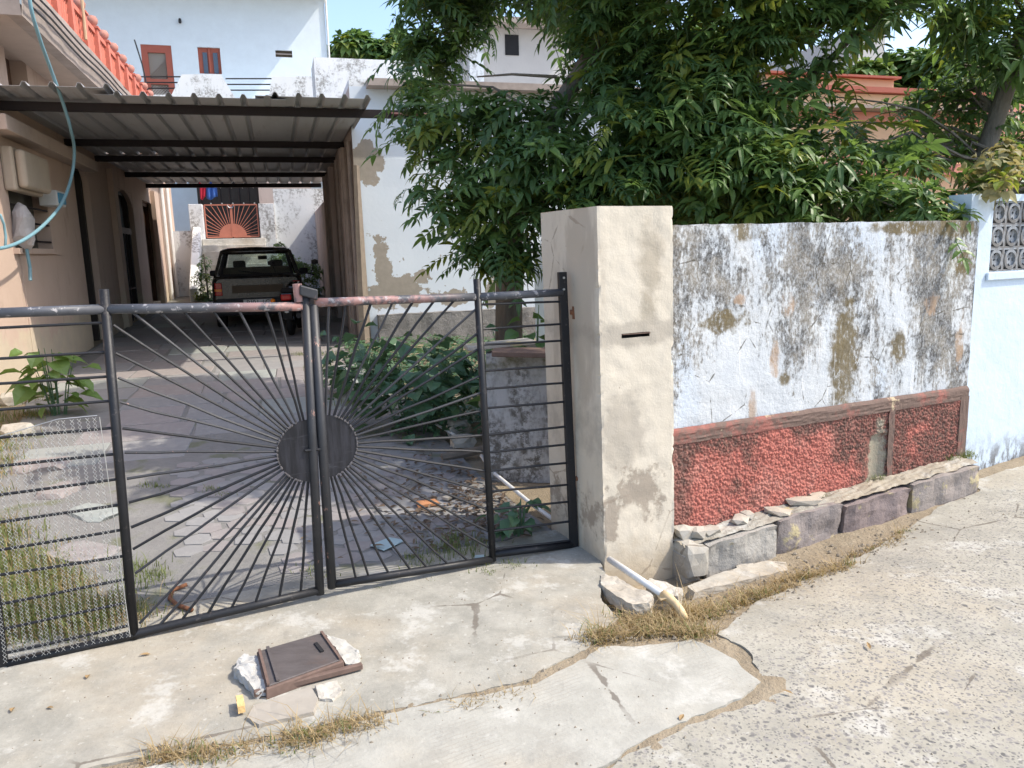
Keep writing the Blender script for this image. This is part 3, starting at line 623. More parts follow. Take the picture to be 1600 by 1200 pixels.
# blue neighbour wall
bw = thing('blue_wall', 'pale blue limewashed wall with pierced screen blocks at the right edge', 'wall', GF)
VB = VW+.07; bu0, bu1 = 4.135, 7.5
j0 = GF.P(1547, 400, VB).x; bs_ = .152; jz1 = GF.P(1560, 424, VB).z; rowsn = 3; jzt = jz1+rowsn*bs_; btop = jzt+.045
ncol = 8
mb = MB(); holes = (j0, j0+ncol*bs_, jz1, jzt)
bf = lambda a, b: (a, VB+.010*nz(a, b, 4, 2)+.012*nz(a*.6+b*.8, 0, 8, 3)*max(0, min(1, (1.2-b))), b)
pgrid(bf, bu0, bu1, -.12, jz1, 110, 60, mb)
pgrid(lambda a, b: (a, VB, b), bu0, j0, jz1, jzt, 6, 6, mb); pgrid(lambda a, b: (a, VB, b), holes[1], bu1, jz1, jzt, 6, 6, mb)
pgrid(lambda a, b: (a, VB, b), bu0, bu1, jzt, btop, 30, 3, mb)
pgrid(lambda a, b: (a, VB+b*.16, btop), bu0, bu1, 0, 1, 30, 2, mb); pgrid(lambda a, b: (bu0, VB+a*.16, b), 1, 0, -.12, btop, 3, 30, mb)
pgrid(lambda a, b: (a, VB+.16, b), bu1, bu0, -.12, jz1, 6, 6, mb)
pgrid(lambda a, b: (a, VB+b*.16, jz1), j0, holes[1], 0, 1, 10, 2, mb); pgrid(lambda a, b: (a, VB+b*.16, jzt), holes[1], j0, 0, 1, 10, 2, mb)
mb.build('plaster', M['blue'], bw)
MB().box(j0-.03, holes[1], VB-.018, VB-.001, jz1-.055, jz1-.004).build('ledge', M['blue'], bw, bev=.004)
jm = MB(); h = bs_/2; t = .012; Y0, Y1 = .012, .055
for (a, b, c, d) in ((-h, h, -h, -h+t), (-h, h, h-t, h), (-h, -h+t, -h+t, h-t), (h-t, h, -h+t, h-t)): jm.box(a, b, Y0, Y1, c, d)
n = 20; ro, ri = h-t+.002, h-t-.016
ring = [(math.cos(2*math.pi*i/n), math.sin(2*math.pi*i/n)) for i in range(n)]
V = [(x*r_, y_, z*r_) for y_ in (Y0-.004, Y1-.004) for r_ in (ro, ri) for x, z in ring]
Fc = []
for i in range(n):
    k2 = (i+1) % n; Fc += [(i, k2, n+k2, n+i), (2*n+i, 3*n+i, 3*n+k2, 2*n+k2), (n+i, n+k2, 3*n+k2, 3*n+i), (i, 2*n+i, 2*n+k2, k2)]
jm.add(V, Fc)
for sgn in (1, -1):
    for e in (1, -1): jm.bar((e*.006, .034, sgn*e*.006), (e*ri*.74, .034, sgn*e*ri*.74), .036, .024, (0,1,0))
jmesh = jm.mesh('screen_block', M['blue'])
for r_ in range(rowsn):
    for c in range(ncol):
        o = bpy.data.objects.new('screen_block', jmesh); col.objects.link(o); o.parent = bw; o.location = (j0+(c+.5)*bs_, VB, jz1+(r_+.5)*bs_)

# ------------------------------------------------------------------ the gate
def gp(px, py, v=0): q = GG.P(px, py, v); return Vector((q.x, v, q.z))
def leaf(label): return thing('gate_leaf', label, 'gate', GG, group='black sunburst gate leaves')
def smoothtube(a, b, r, m, name, parent, n=10, mid=1, jit=0):
    a = Vector(a); b = Vector(b); pts = [a.lerp(b, i/mid) for i in range(mid+1)]
    for p in pts[1:-1]: p += Vector((random.uniform(-jit, jit), 0, random.uniform(-jit, jit)))
    return MB().tube(pts, r, n).build(name, m, parent, smooth=False)
RB = .0062
def shade(o):
    for p in o.data.polygons:
        p.use_smooth = len(p.vertices) == 4
    return o
L = leaf('left leaf of the black iron sunburst gate with wire mesh on it')
Pt, Pb = gp(162, 452), gp(210, 997)
shade(smoothtube(Pb, Pt, .019, M['iron'], 'post', L, 12)); shade(smoothtube(gp(500, 928), gp(477, 462), .021, M['post'], 'closing_post', L, 12))
lp = MB().bar((-1.352, 0, -.02), (-1.31, 0, 1.46), .03, .012, (0,1,0)); lp = MB().hexa([(-1.375,-.01,-.05),(-1.325,-.01,-.05),(-1.325,.01,-.05),(-1.375,.01,-.05),(-1.335,-.01,1.47),(-1.285,-.01,1.47),(-1.285,.01,1.47),(-1.335,.01,1.47)]); lp.build('hinge_bar', M['iron'], L, bev=.003)
tl0 = gp(0, 489); tl1 = gp(163, 483); d = (tl0-tl1).normalized(); tlx = tl1+d*.48
shade(smoothtube(tlx, tl1, .0195, M['rail'], 'top_rail', L, 12)); shade(smoothtube(gp(168, 483), gp(472, 479), .0195, M['rail'], 'top_rail', L, 12, 4, .001))
bl0 = gp(12, 1038); bl1 = gp(500, 925)
shade(smoothtube(bl0, bl1+Vector((0,0,.01)), .019, M['iron'], 'bottom_rail', L, 12, 4, .0015))
def xon(p0, p1, py): t = (py-p0[1])/(p1[1]-p0[1]); return p0[0]+(p1[0]-p0[0])*t
for y0, y1 in [(512,504),(560,550),(599,588),(640,626),(684,668),(728,709),(773,748),(816,788),(859,827),(898,868),(944,904),(984,940),(1022,976)]:
    b = gp(xon((162,450),(210,997),y1), y1); a0 = gp(0, y0); dn = (a0-b).normalized(); tt = (-1.33-b.x)/dn.x
    smoothtube(b+dn*tt, b, RB, M['iron'], 'cross_bar', L, 6, 3, .0015)
# sun disc, half
def half(cx, cz, r0, s, m, parent):
    n = 26; poly = [(cx, cz+r0), (cx, cz-r0)] if s < 0 else [(cx, cz-r0), (cx, cz+r0)]
    a0 = math.pi/2
    for i in range(1, n):
        th = (math.pi*i/n); a = (-math.pi/2-th) if s < 0 else (math.pi/2-th)
        rr = r0*(1+.015*math.sin(i*2.7)); poly.append((cx+rr*math.cos(a), cz+rr*math.sin(a)))
    mb = MB().prism(poly, lambda a, b, d: (a, d, b), -.004, .004)
    o = mb.build('sun_disc', M['disc'], parent)
    w_ = MB()
    for i in range(3, n-2):
        a = -math.pi/2-math.pi*i/n if s < 0 else math.pi/2-math.pi*i/n
        for q in range(2):
            aa = a+random.uniform(-.05, .05); c = (cx+r0*math.cos(aa), -.005, cz+r0*math.sin(aa)); rr = random.uniform(.003, .006)
            w_.lathe(c, [(rr*.5,-rr), (rr,0), (rr*.5,rr)], 5)
    w_.build('weld_beads', M['weld'], o)
cL = gp(486, 703); rd_ = (gp(486, 655).z-gp(486, 752).z)/2; cL = Vector((gp(484, 703).x, 0, (gp(486,655).z+gp(486,752).z)/2)); rL = abs(gp(432, 703).x-cL.x)*.5+rd_*.5
half(cL.x, cL.z, rL, -1, M['iron'], L)
ends = [(208,489),(250,488),(288,488),(334,487),(374,486),(416,486),(436,486)]
ends += [(xon((162,450),(210,997),y)+10, y) for y in (508,552,590,628,669,707,748,785,824,858,896)]
ends += [(218,974),(250,976),(286,966),(326,957),(362,949),(400,939),(437,930),(470,922)]
def rays(ends, c, r0, s, parent, skew):
    ep = [gp(*e) for e in ends]
    ang = sorted([(math.atan2(p.z-c.z, (p.x-c.x)*s), p) for p in ep], key=lambda t: t[0])
    n = len(ang)
    for i, (a, p) in enumerate(ang):
        a2 = -math.pi*.5+math.pi*(i+.8)/(n+.6)           # feet evenly round the disc edge
        a2 = a*.55+a2*.45
        q = Vector((c.x+s*r0*.97*math.cos(a2), .004, c.z+r0*.97*math.sin(a2)))
        smoothtube(q, p, RB*random.uniform(.9, 1.08), M['iron'] if random.random() < .8 else M['post'], 'ray_bar', parent, 6, 5, .0038)
rays(ends, cL, rL, -1, L, 0)
tp = gp(468, 452); mbp = MB(); latch = MB().hexa([(-.075,-.03,1.43),(.0,-.03,1.405),(.0,.03,1.405),(-.075,.03,1.43),(-.07,-.03,1.475),(.005,-.03,1.45),(.005,.03,1.45),(-.07,.03,1.475)])
roughen(latch, .006, 20); lo_ = latch.build('latch_plate', M['post'], L, bev=.006)
MB().tube([(-.075,0,1.40),(-.078,0,1.478)], .02, 10).build('latch_pin', M['rail'], lo_)
MB().tube([gp(493,701)-Vector((.05,.012,0)), gp(507,700)+Vector((-.005,-.012,0))], .007, 8).build('bolt', M['iron'], L)
# wire mesh tied to the left leaf
mb = MB(); cw, chh = .026, .017
topx = [(-1.36, gp(0, 693, -.03).z), (gp(90,655,-.03).x, gp(90,655,-.03).z), (gp(158,648,-.03).x, gp(158,648,-.03).z)]
def mtop(u):
    for (a, za), (b, zb_) in zip(topx, topx[1:]):
        if a <= u <= b: return za+(zb_-za)*(u-a)/(b-a)
    return topx[-1][1]
mz0 = .035; nrow = int((gp(158,648).z+.02-mz0)/chh)
rgt = lambda z: gp(158,648,-.03).x+(gp(193,900,-.03).x-gp(158,648,-.03).x)*(gp(158,648).z-z)/(gp(158,648).z-gp(193,900).z)
def mv(u, z): return -.032+.014*nz(u, z, 3, 3.2)
ncw = 40
for sgn in (0, 1):
    for i in range(ncw):
        run = []
        for j in range(nrow+1):
            z = mz0+j*chh; off = (j+sgn) % 2
            u = -1.36+i*cw+(cw*.46 if off else -cw*.04)+.010*nz(i, z, 1, 2.5); ok = u < rgt(z)-.004 and z < mtop(u)
            if ok: run.append(Vector((u, mv(u, z)+(.002 if sgn else 0), z)))
            if (not ok or j == nrow) and run:
                if len(run) > 1: mb.tube(run, .0011, 3, False)
                run = []
mb.build('wire_mesh', M['wire'], L)
selv = MB(); selv.tube([(rgt(mz0+j*chh)-.006, mv(rgt(mz0+j*chh), mz0+j*chh), mz0+j*chh) for j in range(nrow)], .0016, 4); selv.tube([(a, mv(a, z), z) for a, z in [(-1.36+t*.01, mtop(-1.36+t*.01)) for t in range(int((gp(158,648,-.03).x+1.36)/.01))]], .0016, 4)
selv.build('mesh_edge_wire', M['wire'], L)

Rr = leaf('right leaf of the black iron sunburst gate hung on the cream pillar')
shade(smoothtube(gp(519, 918), gp(489, 476), .022, M['post'], 'closing_post', Rr, 12)); shade(smoothtube(gp(770, 876), gp(745, 436), .018, M['iron'], 'post', Rr, 12))
h0, h1 = gp(897, 860), gp(878, 425)
hb = MB(); hw = .023
hb.hexa([(h0.x-hw,-.012,h0.z),(h0.x+hw,-.012,h0.z),(h0.x+hw,.012,h0.z),(h0.x-hw,.012,h0.z),(h1.x-hw,-.012,h1.z),(h1.x+hw,-.012,h1.z),(h1.x+hw,.012,h1.z),(h1.x-hw,.012,h1.z)])
hbo = hb.build('hinge_bar', M['iron'], Rr, bev=.003)
for py in (434, 452): c = gp(879, py); MB().tube([c+Vector((0,-.0165,0)), c+Vector((0,-.011,0))], .006, 10).build('bolt_hole', M['wire'], hbo)
shade(smoothtube(gp(492, 473), gp(742, 464), .0195, M['rail'], 'top_rail', Rr, 12, 4, .001)); shade(smoothtube(gp(748, 464), gp(878, 457), .0195, M['rail'], 'top_rail', Rr, 12, 2))
shade(smoothtube(gp(522, 913), gp(768, 874), .019, M['iron'], 'bottom_rail', Rr, 12, 3, .001)); shade(smoothtube(gp(772, 866), gp(893, 851), .019, M['iron'], 'bottom_rail', Rr, 12))
cR = Vector((gp(508, 700).x, 0, (gp(512,650).z+gp(512,744).z)/2)); rR = abs(gp(560, 698).x-cR.x)*.5+(gp(512,650).z-gp(512,744).z)*.25
half(cR.x, cR.z, rR, 1, M['iron'], Rr)
ends = [(514,474),(540,474),(580,472),(614,471),(646,470),(680,468),(712,467)]
ends += [(xon((745,440),(770,872),y)-5, y) for y in (484,522,546,588,614,642,680,706,736,768,796,830,856)]
ends += [(556,904),(576,901),(608,897),(642,891),(668,888),(702,883),(734,878)]
rays(ends, cR, rR, 1, Rr, 0)
for a, b in [(140,128),(237,215),(297,280),(400,377),(470,445),(545,518),(650,615),(718,685),(790,757),(870,842),(940,908),(1025,985),(1095,1060)]:
    y0, y1 = 420+a/2.5, 420+b/2.5
    smoothtube(gp(xon((745,440),(770,872),y0), y0), gp(xon((878,425),(897,860),y1), y1), RB, M['iron'], 'cross_bar', Rr, 6, 3, .0015)
for py in (488, 748):
    c = gp(888 if py < 600 else 897, py); hg = MB(); hg.tube([c+Vector((.01,0,0)), c+Vector((.06,-.02,.0))], .013, 8); hg.tube([c+Vector((.035,-.012,-.035)), c+Vector((.035,-.012,.03))], .017, 10)
    hg.build('hinge', M['rust'], Rr)
MB().lathe((h0.x, 0, h0.z-.03), [(.012,0),(.016,.01),(.016,.03)], 10).build('foot_pin', M['iron'], Rr)

# ------------------------------------------------------------------ left house
RW = -2.95; RR = 1.2; SF = 12.1
def hx(px, py, r=RW): return HF.X(px, py, r)
house = thing('house', 'salmon plastered house along the left of the drive with a red balcony', 'house', HF)
def wall_holes(mb, fn, a0, a1, b0, b1, holes, depth):
    A = sorted({a0, a1, *[t for h in holes for t in h[:2]]}); B = sorted({b0, b1, *[t for h in holes for t in h[2:]]})
    for i in range(len(A)-1):
        for j in range(len(B)-1):
            ca, cb = (A[i]+A[i+1])/2, (B[j]+B[j+1])/2
            if any(h[0] < ca < h[1] and h[2] < cb < h[3] for h in holes): continue
            mb.add([fn(A[i],B[j],0), fn(A[i+1],B[j],0), fn(A[i+1],B[j+1],0), fn(A[i],B[j+1],0)], [(0,1,2,3)])
    for h in holes:
        c = [(h[0],h[2]),(h[1],h[2]),(h[1],h[3]),(h[0],h[3])]
        for i in range(4):
            p, q = c[i], c[(i+1) % 4]; mb.add([fn(*p,0), fn(*q,0), fn(*q,depth), fn(*p,depth)], [(0,1,2,3)])
hs = lambda px, py: (hx(px, py).y, hx(px, py).z)
d1 = (hs(130,400)[0], hs(152,400)[0], .2, hs(140,262)[1]); d2 = (hs(190,400)[0], hs(216,400)[0], .25, hs(200,300)[1]); d3 = (hs(231,400)[0], hs(246,400)[0], .55, hs(236,318)[1])
w1 = (hs(18,340)[0], hs(77,340)[0], hs(50,388)[1], hs(50,296)[1]); wu = (hs(10,105)[0], hs(41,105)[0], 3.72, hs(20,78)[1])
holes = [d1, d2, d3, w1, wu]
fnw = lambda a, b, d: (RW-d, a, b)
BZ = HF.X(38, 25, -2.35).z
mb = MB(); wall_holes(mb, fnw, 4.0, 26.0, -.1, BZ+.04, holes, .22)
mb.add([(RW,26.0,-.1),(RW-4,26.0,-.1),(RW-4,26.0,BZ),(RW,26.0,BZ)], [(0,1,2,3)]); mb.add([(RW,4,-.1),(RW-4,4,-.1),(RW-4,4,BZ),(RW,4,BZ)], [(0,1,2,3)])
mb.build('wall', M['salmon'], house)
for h, nm in ((d1, 'doorway'), (d2, 'doorway'), (d3, 'window')):
    dr_ = MB().box(RW-.24, RW-.19, h[0], h[1], h[2], h[3]).build('door' if nm == 'doorway' else 'window', M['darkdoor'] if nm == 'doorway' else M['brown'], house)
    fr = MB()
    for a, b, c, d in ((h[0], h[0]+.09, h[2], h[3]), (h[1]-.09, h[1], h[2], h[3]), (h[0]+.09, h[1]-.09, h[3]-.09, h[3])): fr.box(RW-.188, RW-.10, a, b, c, d)
    fr.build('frame', M['brown'] if nm == 'window' else M['darkdoor'], dr_)
    if nm == 'doorway':   # arch fillers
        ar = MB(); m_ = (h[0]+h[1])/2; hw_ = (h[1]-h[0])/2; rz_ = .42; pts = [(h[0], h[3])]
        for e in (-1, 1):
            pts = [(m_+e*hw_, h[3]-.003), (m_+e*hw_, h[3]-rz_)]+[(m_+e*hw_*math.cos(t), h[3]-rz_+rz_*.98*math.sin(t)) for t in [math.pi/2*q/7 for q in range(1, 8)]]
            ar.prism(pts, lambda a, b, d: (RW-d, a, b), .004, .09)
        ar.build('arch', M['salmon'], house)
# second door: pale frame line
MB().box(RW-.12, RW-.05, d2[0]+.15, d2[1]-.2, 2.15, 2.27).build('door_transom', M['slabedge'], house)
gr = MB()
for i in range(5): y = d2[0]+.3+i*(d2[1]-d2[0]-.6)/4; gr.tube([(RW-.08, y, .3), (RW-.08, y, 2.15)], .012, 5)
gr.tube([(RW-.08, d2[0]+.2, 1.0), (RW-.08, d2[1]-.2, 1.0)], .015, 5); gr.build('door_grille', M['purlin'], house)
win = MB().box(RW-.23, RW-.18, w1[0], w1[1], w1[2], w1[3]).build('window', plain('greenish_dark_shutter', (.10,.095,.08), .7, .3, 3), house)
for t in (.12, .42, .68, .93):
    z = w1[2]+(w1[3]-w1[2])*t; MB().tube([(RW-.02, w1[0], z), (RW-.02, w1[1], z)], .014, 6).build('window_bar', M['purlin'], win)
MB().box(RW, RW+.06, w1[0]-.1, w1[1]+.1, w1[2]-.07, w1[2]-.004).build('window_sill', M['salmon'], win)
MB().box(RW-.24, RW-.19, wu[0], wu[1], wu[2], wu[3]).build('upper_window', M['brown'], house)
# pale plaster patch panel and drip line
MB().box(RW-.02, RW+.012, w1[0]+.1, w1[1]+.35, .15, w1[2]-.09).build('plaster_panel', M['salmon'], house, bev=.004)
# pilasters further down and rain pipes
for a in (16.4, 21.6): MB().box(RW, RW+.10, a, a+.35, .1, 3.3).build('pilaster', M['salmon'], house)
for a in (23.2, 24.4): MB().tube([(RW+.07, a, .4), (RW+.07, a, 3.6)], .05, 8).build('rain_pipe', M['pvc'], house)
MB().box(RW, RW+.22, 10.0, 14.5, 3.05, 3.22).build('ledge', M['soffit'], house, bev=.01)
# balcony
RBx = -2.35; bs0 = HF.X(38, 25, RBx).y; bz = HF.X(38, 25, RBx).z; be = 23.5
bal = MB(); bal.box(RW-4, RBx-.06, bs0, be, bz+.041, bz+.16); bal.box(RW+.002, RBx-.062, bs0+.002, be-.002, bz+.0, bz+.04); roughen(bal, .0, 1); bo = bal.build('balcony_slab', M['soffit'], house)
FH = HF.X(150, 94, RBx).z-bz; fa = MB(); pgrid(lambda a, b: (RBx+.02*nz(a, b, 1, 2)+.06*b, a, bz-.02+b*(FH+.02)), bs0-.1, be, 0, 1, 80, 5, fa)
pgrid(lambda a, b: (RW+(RBx-RW)*a, bs0-.1-.04*b, bz-.02+b*(FH+.02)), 0, 1, 0, 1, 12, 4, fa); pgrid(lambda a, b: (RBx-.14+.14*b, a, bz-.02+.0*b), bs0-.1, be, 0, 1, 60, 2, fa)
pgrid(lambda a, b: (RBx+.06-.25*b, a, bz+FH), bs0-.1, be, 0, 1, 40, 2, fa)
fa.build('balcony_fascia', M['slabedge'], bo)
for off in (.07, .15, .24): MB().tube([(RBx+.10+.02*off, bs0-.1+i*.8, bz+off+.015*math.sin(i*1.7)) for i in range(17)], .012, 5).build('cable', M['trim'], bo)
rail = []
pz0 = bz+FH; psn = [HF.X(*p, RBx).y for p in ((148,42),(165,70),(180,92),(195,113),(208,130))]; pitch_ = (psn[-1]-psn[0])/4; pztop = HF.X(148, 30, RBx).z
a = psn[0]-4*pitch_
while a < be:
    pm = MB(); pm.box(RBx-.10, RBx+.04, a-.07, a+.07, pz0, pztop-.16); pm.box(RBx-.12, RBx+.06, a-.09, a+.09, pztop-.16, pztop-.13)
    po = pm.build('baluster_pier', M['railred'], bo)
    MB().lathe((RBx-.03, a, pztop-.13), [(.03,0),(.045,.02),(.075,.055),(.085,.10),(.06,.15),(.0,.17)], 12).build('ball_finial', M['wrc'], po, smooth=True)
    # lattice to the next pier
    lt = MB(); y0, y1 = a+.07, a+pitch_-.07; z0, z1 = pz0, pztop-.24; n_ = 7; Wd = y1-y0; Hh = z1-z0
    for s_ in (1, -1):
        for i in range(-n_, n_+1):
            p0 = Vector((RBx-.03+.012*s_, y0+Wd*i/n_, z0)); p1 = p0+Vector((0, Wd*.9, Hh*1.0)) if s_ > 0 else None
            ya, yb = y0+Wd*i/n_, y0+Wd*i/n_+Hh*.8
            za, zb_ = z0, z1
            if s_ < 0: ya, yb = yb, ya
            lo_, hi_ = (ya, yb)
            dy = yb-ya
            t0, t1 = 0, 1
            for lim, sg in ((y0, 1), (y1, -1)):
                fa_, fb_ = sg*(ya-lim), sg*(yb-lim)
                if fa_ < 0 and fb_ < 0: t0 = 2
                elif fa_ < 0: t0 = max(t0, fa_/(fa_-fb_))
                elif fb_ < 0: t1 = min(t1, fa_/(fa_-fb_))
            if t0 < t1-.02: lt.bar((RBx-.03+.008*s_, ya+dy*t0, z0+Hh*t0), (RBx-.03+.008*s_, ya+dy*t1, z0+Hh*t1), .028, .016, (1,0,0))
    lt.box(RBx-.07, RBx+.01, y0, y1, z1, z1+.07); lt.build('lattice_panel', M['railred'], bo)
    a += pitch_
# things on the house wall
mbx = HF.X(30, 270, RW)
q0, q1 = hx(3, 270), hx(56, 270); zt_, zb_ = hx(30, 240).z, hx(30, 303).z
t = thing('meter_box', 'beige plastic meter box fixed high on the salmon wall', 'meter box', loc=HF.W((RW, q0.y, zb_)), rz=HF.yaw)
Wb = (q1.y-q0.y)*.8; Hb = zt_-zb_
MB().box(.0, .13, 0, Wb, 0, Hb).build('box', M['beige'], t, bev=.03); MB().box(.132, .24, .03, Wb-.03, .03, Hb-.03).build('cover', M['beige'], t, bev=.05, seg=3)
for z in (.12, Hb-.12): MB().box(.10, .16, Wb*.5-.03, Wb*.5+.03, z-.012, z+.012).build('clip', M['trim'], t)
q = hx(60, 309); t = thing('switch_box', 'small white switch box with a blue face above the barred window', 'switch box', loc=HF.W((RW, q.y, q.z-.1)), rz=HF.yaw)
MB().box(0, .22, 0, .42, 0, .2).build('box', M['lightbox'], t, bev=.01); MB().box(.01, .21, .421, .45, .01, .19).build('face', M['bluelabel'], t); MB().box(.22, .235, .04, .38, .03, .17).build('lid', M['bluelabel'], t)
q = hx(17, 318); t = thing('plastic_bag', 'crumpled milky plastic bag tied over cables beside the barred window', 'bag', loc=HF.W((RW+.1, q.y, q.z-.55)), rz=HF.yaw)
bm_ = MB().lathe((0,0,0), [(.03,0),(.07,.05),(.12,.14),(.13,.25),(.11,.38),(.09,.45),(.05,.52),(.02,.55)], 16); roughen(bm_, .05, 9); bm_.build('bag', M['bag'], t)
MB().tube([(0,0,.02),(.0,.03,-.2),(.0,-.02,-.35)], .02, 6).build('cable_tail', M['hose'], t)
# hose hanging down from the balcony in a loop
hp = [(40,-60),(48,10),(62,60),(80,110),(98,160),(110,200),(116,235),(112,275),(98,315),(75,345),(45,370),(10,386),(-40,392)]
pts = []
for i, (x, y) in enumerate(hp): pts.append(HF.X(x, y, -2.2 if i < 5 else -2.2-.07*(i-5)))
t = MB(); P_ = [Vector(p) for p in pts]
sm = []
for i in range(len(P_)-1):
    p0, p1, p2, p3 = P_[max(i-1,0)], P_[i], P_[i+1], P_[min(i+2,len(P_)-1)]
    for q in range(6):
        u = q/6; sm.append(.5*((2*p1)+(p2-p0)*u+(2*p0-5*p1+4*p2-p3)*u*u+(3*p1-p0-3*p2+p3)*u**3))
o = t.tube([HF.W(p) for p in sm], .019, 8).build('garden_hose', M['hose'], smooth=True); tag(o, 'teal water hose hanging in a loop off the balcony', 'hose')
o = MB().tube([HF.W(HF.X(x, y, RW+.25)) for x, y in ((0,335),(6,350),(9,370),(8,388))], .014, 6).build('water_tube', M['hose'], smooth=True); tag(o, 'short pale blue tube hanging by the left picture edge', 'tube')

# ------------------------------------------------------------------ carport
cp = thing('carport', 'corrugated metal carport roof on dark steel purlins over the drive', 'carport', HF)
ps = [HF.G(310, 172, 3.38).y, HF.G(322, 225, 3.38).y, HF.G(337, 249, 3.38).y, HF.G(353, 273, 3.38).y, HF.G(364, 290, 3.38).y]
HZ = 3.38
re_ = HF.G(572, 182, HZ).x
for i, s_ in enumerate(ps):
    x0, x1 = RW-.05, (RR+.03 if i else 2.6)
    MB().box(x0, x1, s_-.035, s_+.035, HZ-.05, HZ+.05).build('purlin', M['purlin'], cp, bev=.004)
MB().tube([(re_+.3, ps[0]-.037, HZ), (2.6, ps[0]-.037, HZ)], .02, 6).build('beam_end', M['purlinred'], cp)
def corr(x0, x1, s0, s1, zb, pitch, mbx, ph=0, bend=None):
    prof = []; x = x0; h_ = .045
    seq = [(0,0),(.55,0),(.62,.010),(.69,0),(.78,1),(.90,1),(.999,0)]
    k_ = 0
    while x < x1:
        for f_, z in seq:
            xx = x0+(k_+f_)*pitch
            if xx <= x1: prof.append((xx, z*h_))
        k_ += 1; x = x0+k_*pitch
    ns = 14; n0 = len(mbx.v)
    for j in range(ns+1):
        s_ = s0+(s1-s0)*j/ns
        for xx, z in prof: mbx.v.append((xx, s_, zb+z+(bend(xx, s_) if bend else 0)+.006*nz(xx, s_, 1, 2)))
    m_ = len(prof)
    for j in range(ns):
        for i in range(m_-1): q = n0+j*m_+i; mbx.f.append((q, q+1, q+m_+1, q+m_))
fe = HF.G(585, 152, HZ+.1).y
def mksheet(x0, x1, s0, s1, zb, bend=None, ph=0, nm='roof_sheet'):
    mb = MB(); corr(x0, x1, s0, s1, zb, .27, mb, 0, bend); o = mb.build(nm, M['sheet'], cp); sd = o.modifiers.new('thickness', 'SOLIDIFY'); sd.thickness = .003; return o
up = lambda x, s_: .03*max(0, (fe+.7-s_))*1.2
e0 = -1.72
mksheet(RW-.3, e0+.2, fe-.05, ps[2]+.1, HZ+.054, lambda x, s_: up(x, s_)+.03)
mksheet(e0-.1, .25, fe+.05, ps[2]+.1, HZ+.054, lambda x, s_: up(x, s_)*.6-.02*max(0, fe+.6-s_))
mksheet(-.11, re_+.1, fe, ps[2]+.1, HZ+.057, up)
mksheet(RW-.1, -.55, ps[2]-.1, ps[4]+.25, HZ+.066, lambda x, s_: .006); mksheet(-.86, re_+.1, ps[2]-.1, ps[4]+.25, HZ+.07, lambda x, s_: .006)
for s_ in ps[1:]:
    pass

# ------------------------------------------------------------------ white building right of the drive
wb = thing('white_building', 'peeling white single storey building with grey plinth behind the tree', 'building', HF)
zl = HF.P(590, 136, SF).z
mb = MB(); pgrid(lambda a, b: (a, SF+.01*nz(a, b, 0, 1.5), b), RR, 7.5, -.1, zl, 30, 20, mb)
mb.build('front_wall', M['peel'], wb)
mb = MB(); wall_holes(mb, lambda a, b, d: (RR+d, a, b), SF, 18.6, -.1, zl+.0, [(14.2,14.9,.3,2.4),(16.8,17.6,.9,2.4)], .15)
pgrid(lambda a, b: (7.5, a, b), SF, 18.6, -.1, zl, 2, 2, mb); pgrid(lambda a, b: (a, 18.6, b), RR, 7.5, -.1, zl, 2, 2, mb)
mb.build('side_wall', M['pinkwall'], wb)
MB().box(RR+.16, RR+.2, 14.2, 14.9, .3, 2.4).build('side_door', M['brown'], wb); MB().box(RR+.16, RR+.2, 16.8, 17.6, .9, 2.4).build('side_window', M['brown'], wb)
MB().box(RR+.002, 7.5, SF+.002, 18.6, zl-.002, zl+.10).build('roof_slab', M['dirtywhite'], wb)
MB().box(1.45, 7.5, SF-.28, SF-.002, zl-.03, zl+.07).build('eave_ledge', M['slabedge'], wb)
sp_ = HF.X(492, 120, RR+.1).y; ztp = HF.P(560, 92, sp_).z
mb = MB(); pgrid(lambda a, b: (a, sp_, b), RR+.1, 7.5, zl+.1, ztp, 20, 6, mb); pgrid(lambda a, b: (RR+.1, sp_+a, b), 1.4, 0, zl+.1, ztp, 6, 6, mb); pgrid(lambda a, b: (a, sp_+b, ztp), RR+.1, 7.5, 0, .2, 20, 1, mb)
mb.build('parapet', M['dirtywhite'], wb)
zp = HF.P(640, 490, SF-.12).z
mb = MB(); pgrid(lambda a, b: (a, SF-.16+.03*nz(a, b, 3, 4), b), 1.42, 7, -.05, zp+.0, 60, 10, mb); pgrid(lambda a, b: (a, SF-.16+.16*b, zp+.015*nz(a, b, 1, 3)), 1.42, 7, 0, 1, 60, 3, mb); pgrid(lambda a, b: (1.42, SF-.16*a, b), 0, 1, -.05, zp, 2, 6, mb)
mb.build('plinth', M['plinth'], wb)
for x, s_, r_ in ((RR-.05, SF+.12, .035), (RR-.06, SF+.9, .05), (RR-.05, SF+2.6, .04), (RR-.05, SF+5.2, .05)): MB().tube([(x, s_, .15), (x, s_, HZ-.1)], r_, 8).build('wall_pipe', M['slabedge'], wb)
for s_ in (SF+1.3, SF+4.1, SF+6.0): MB().box(RR-.1, RR-.002, s_, s_+.3, .1, HZ-.06).build('pilaster', M['pinkwall'], wb)
t = MB().hexa([(RR-.10, SF-.28, .25), (RR-.02, SF-.30, .25), (RR+.10, SF-.06, .25), (RR+.02, SF-.04, .25), (RR-.02, SF-.12, 2.9), (RR+.03, SF-.13, 2.9), (RR+.08, SF-.02, 2.9), (RR+.04, SF-.01, 2.9)]).build('leaning_plank', M['wood']); t.location = (0,0,0); t.rotation_euler = (0,0,HF.yaw); tag(t, 'brown weathered plank leaning on the white building corner', 'plank')

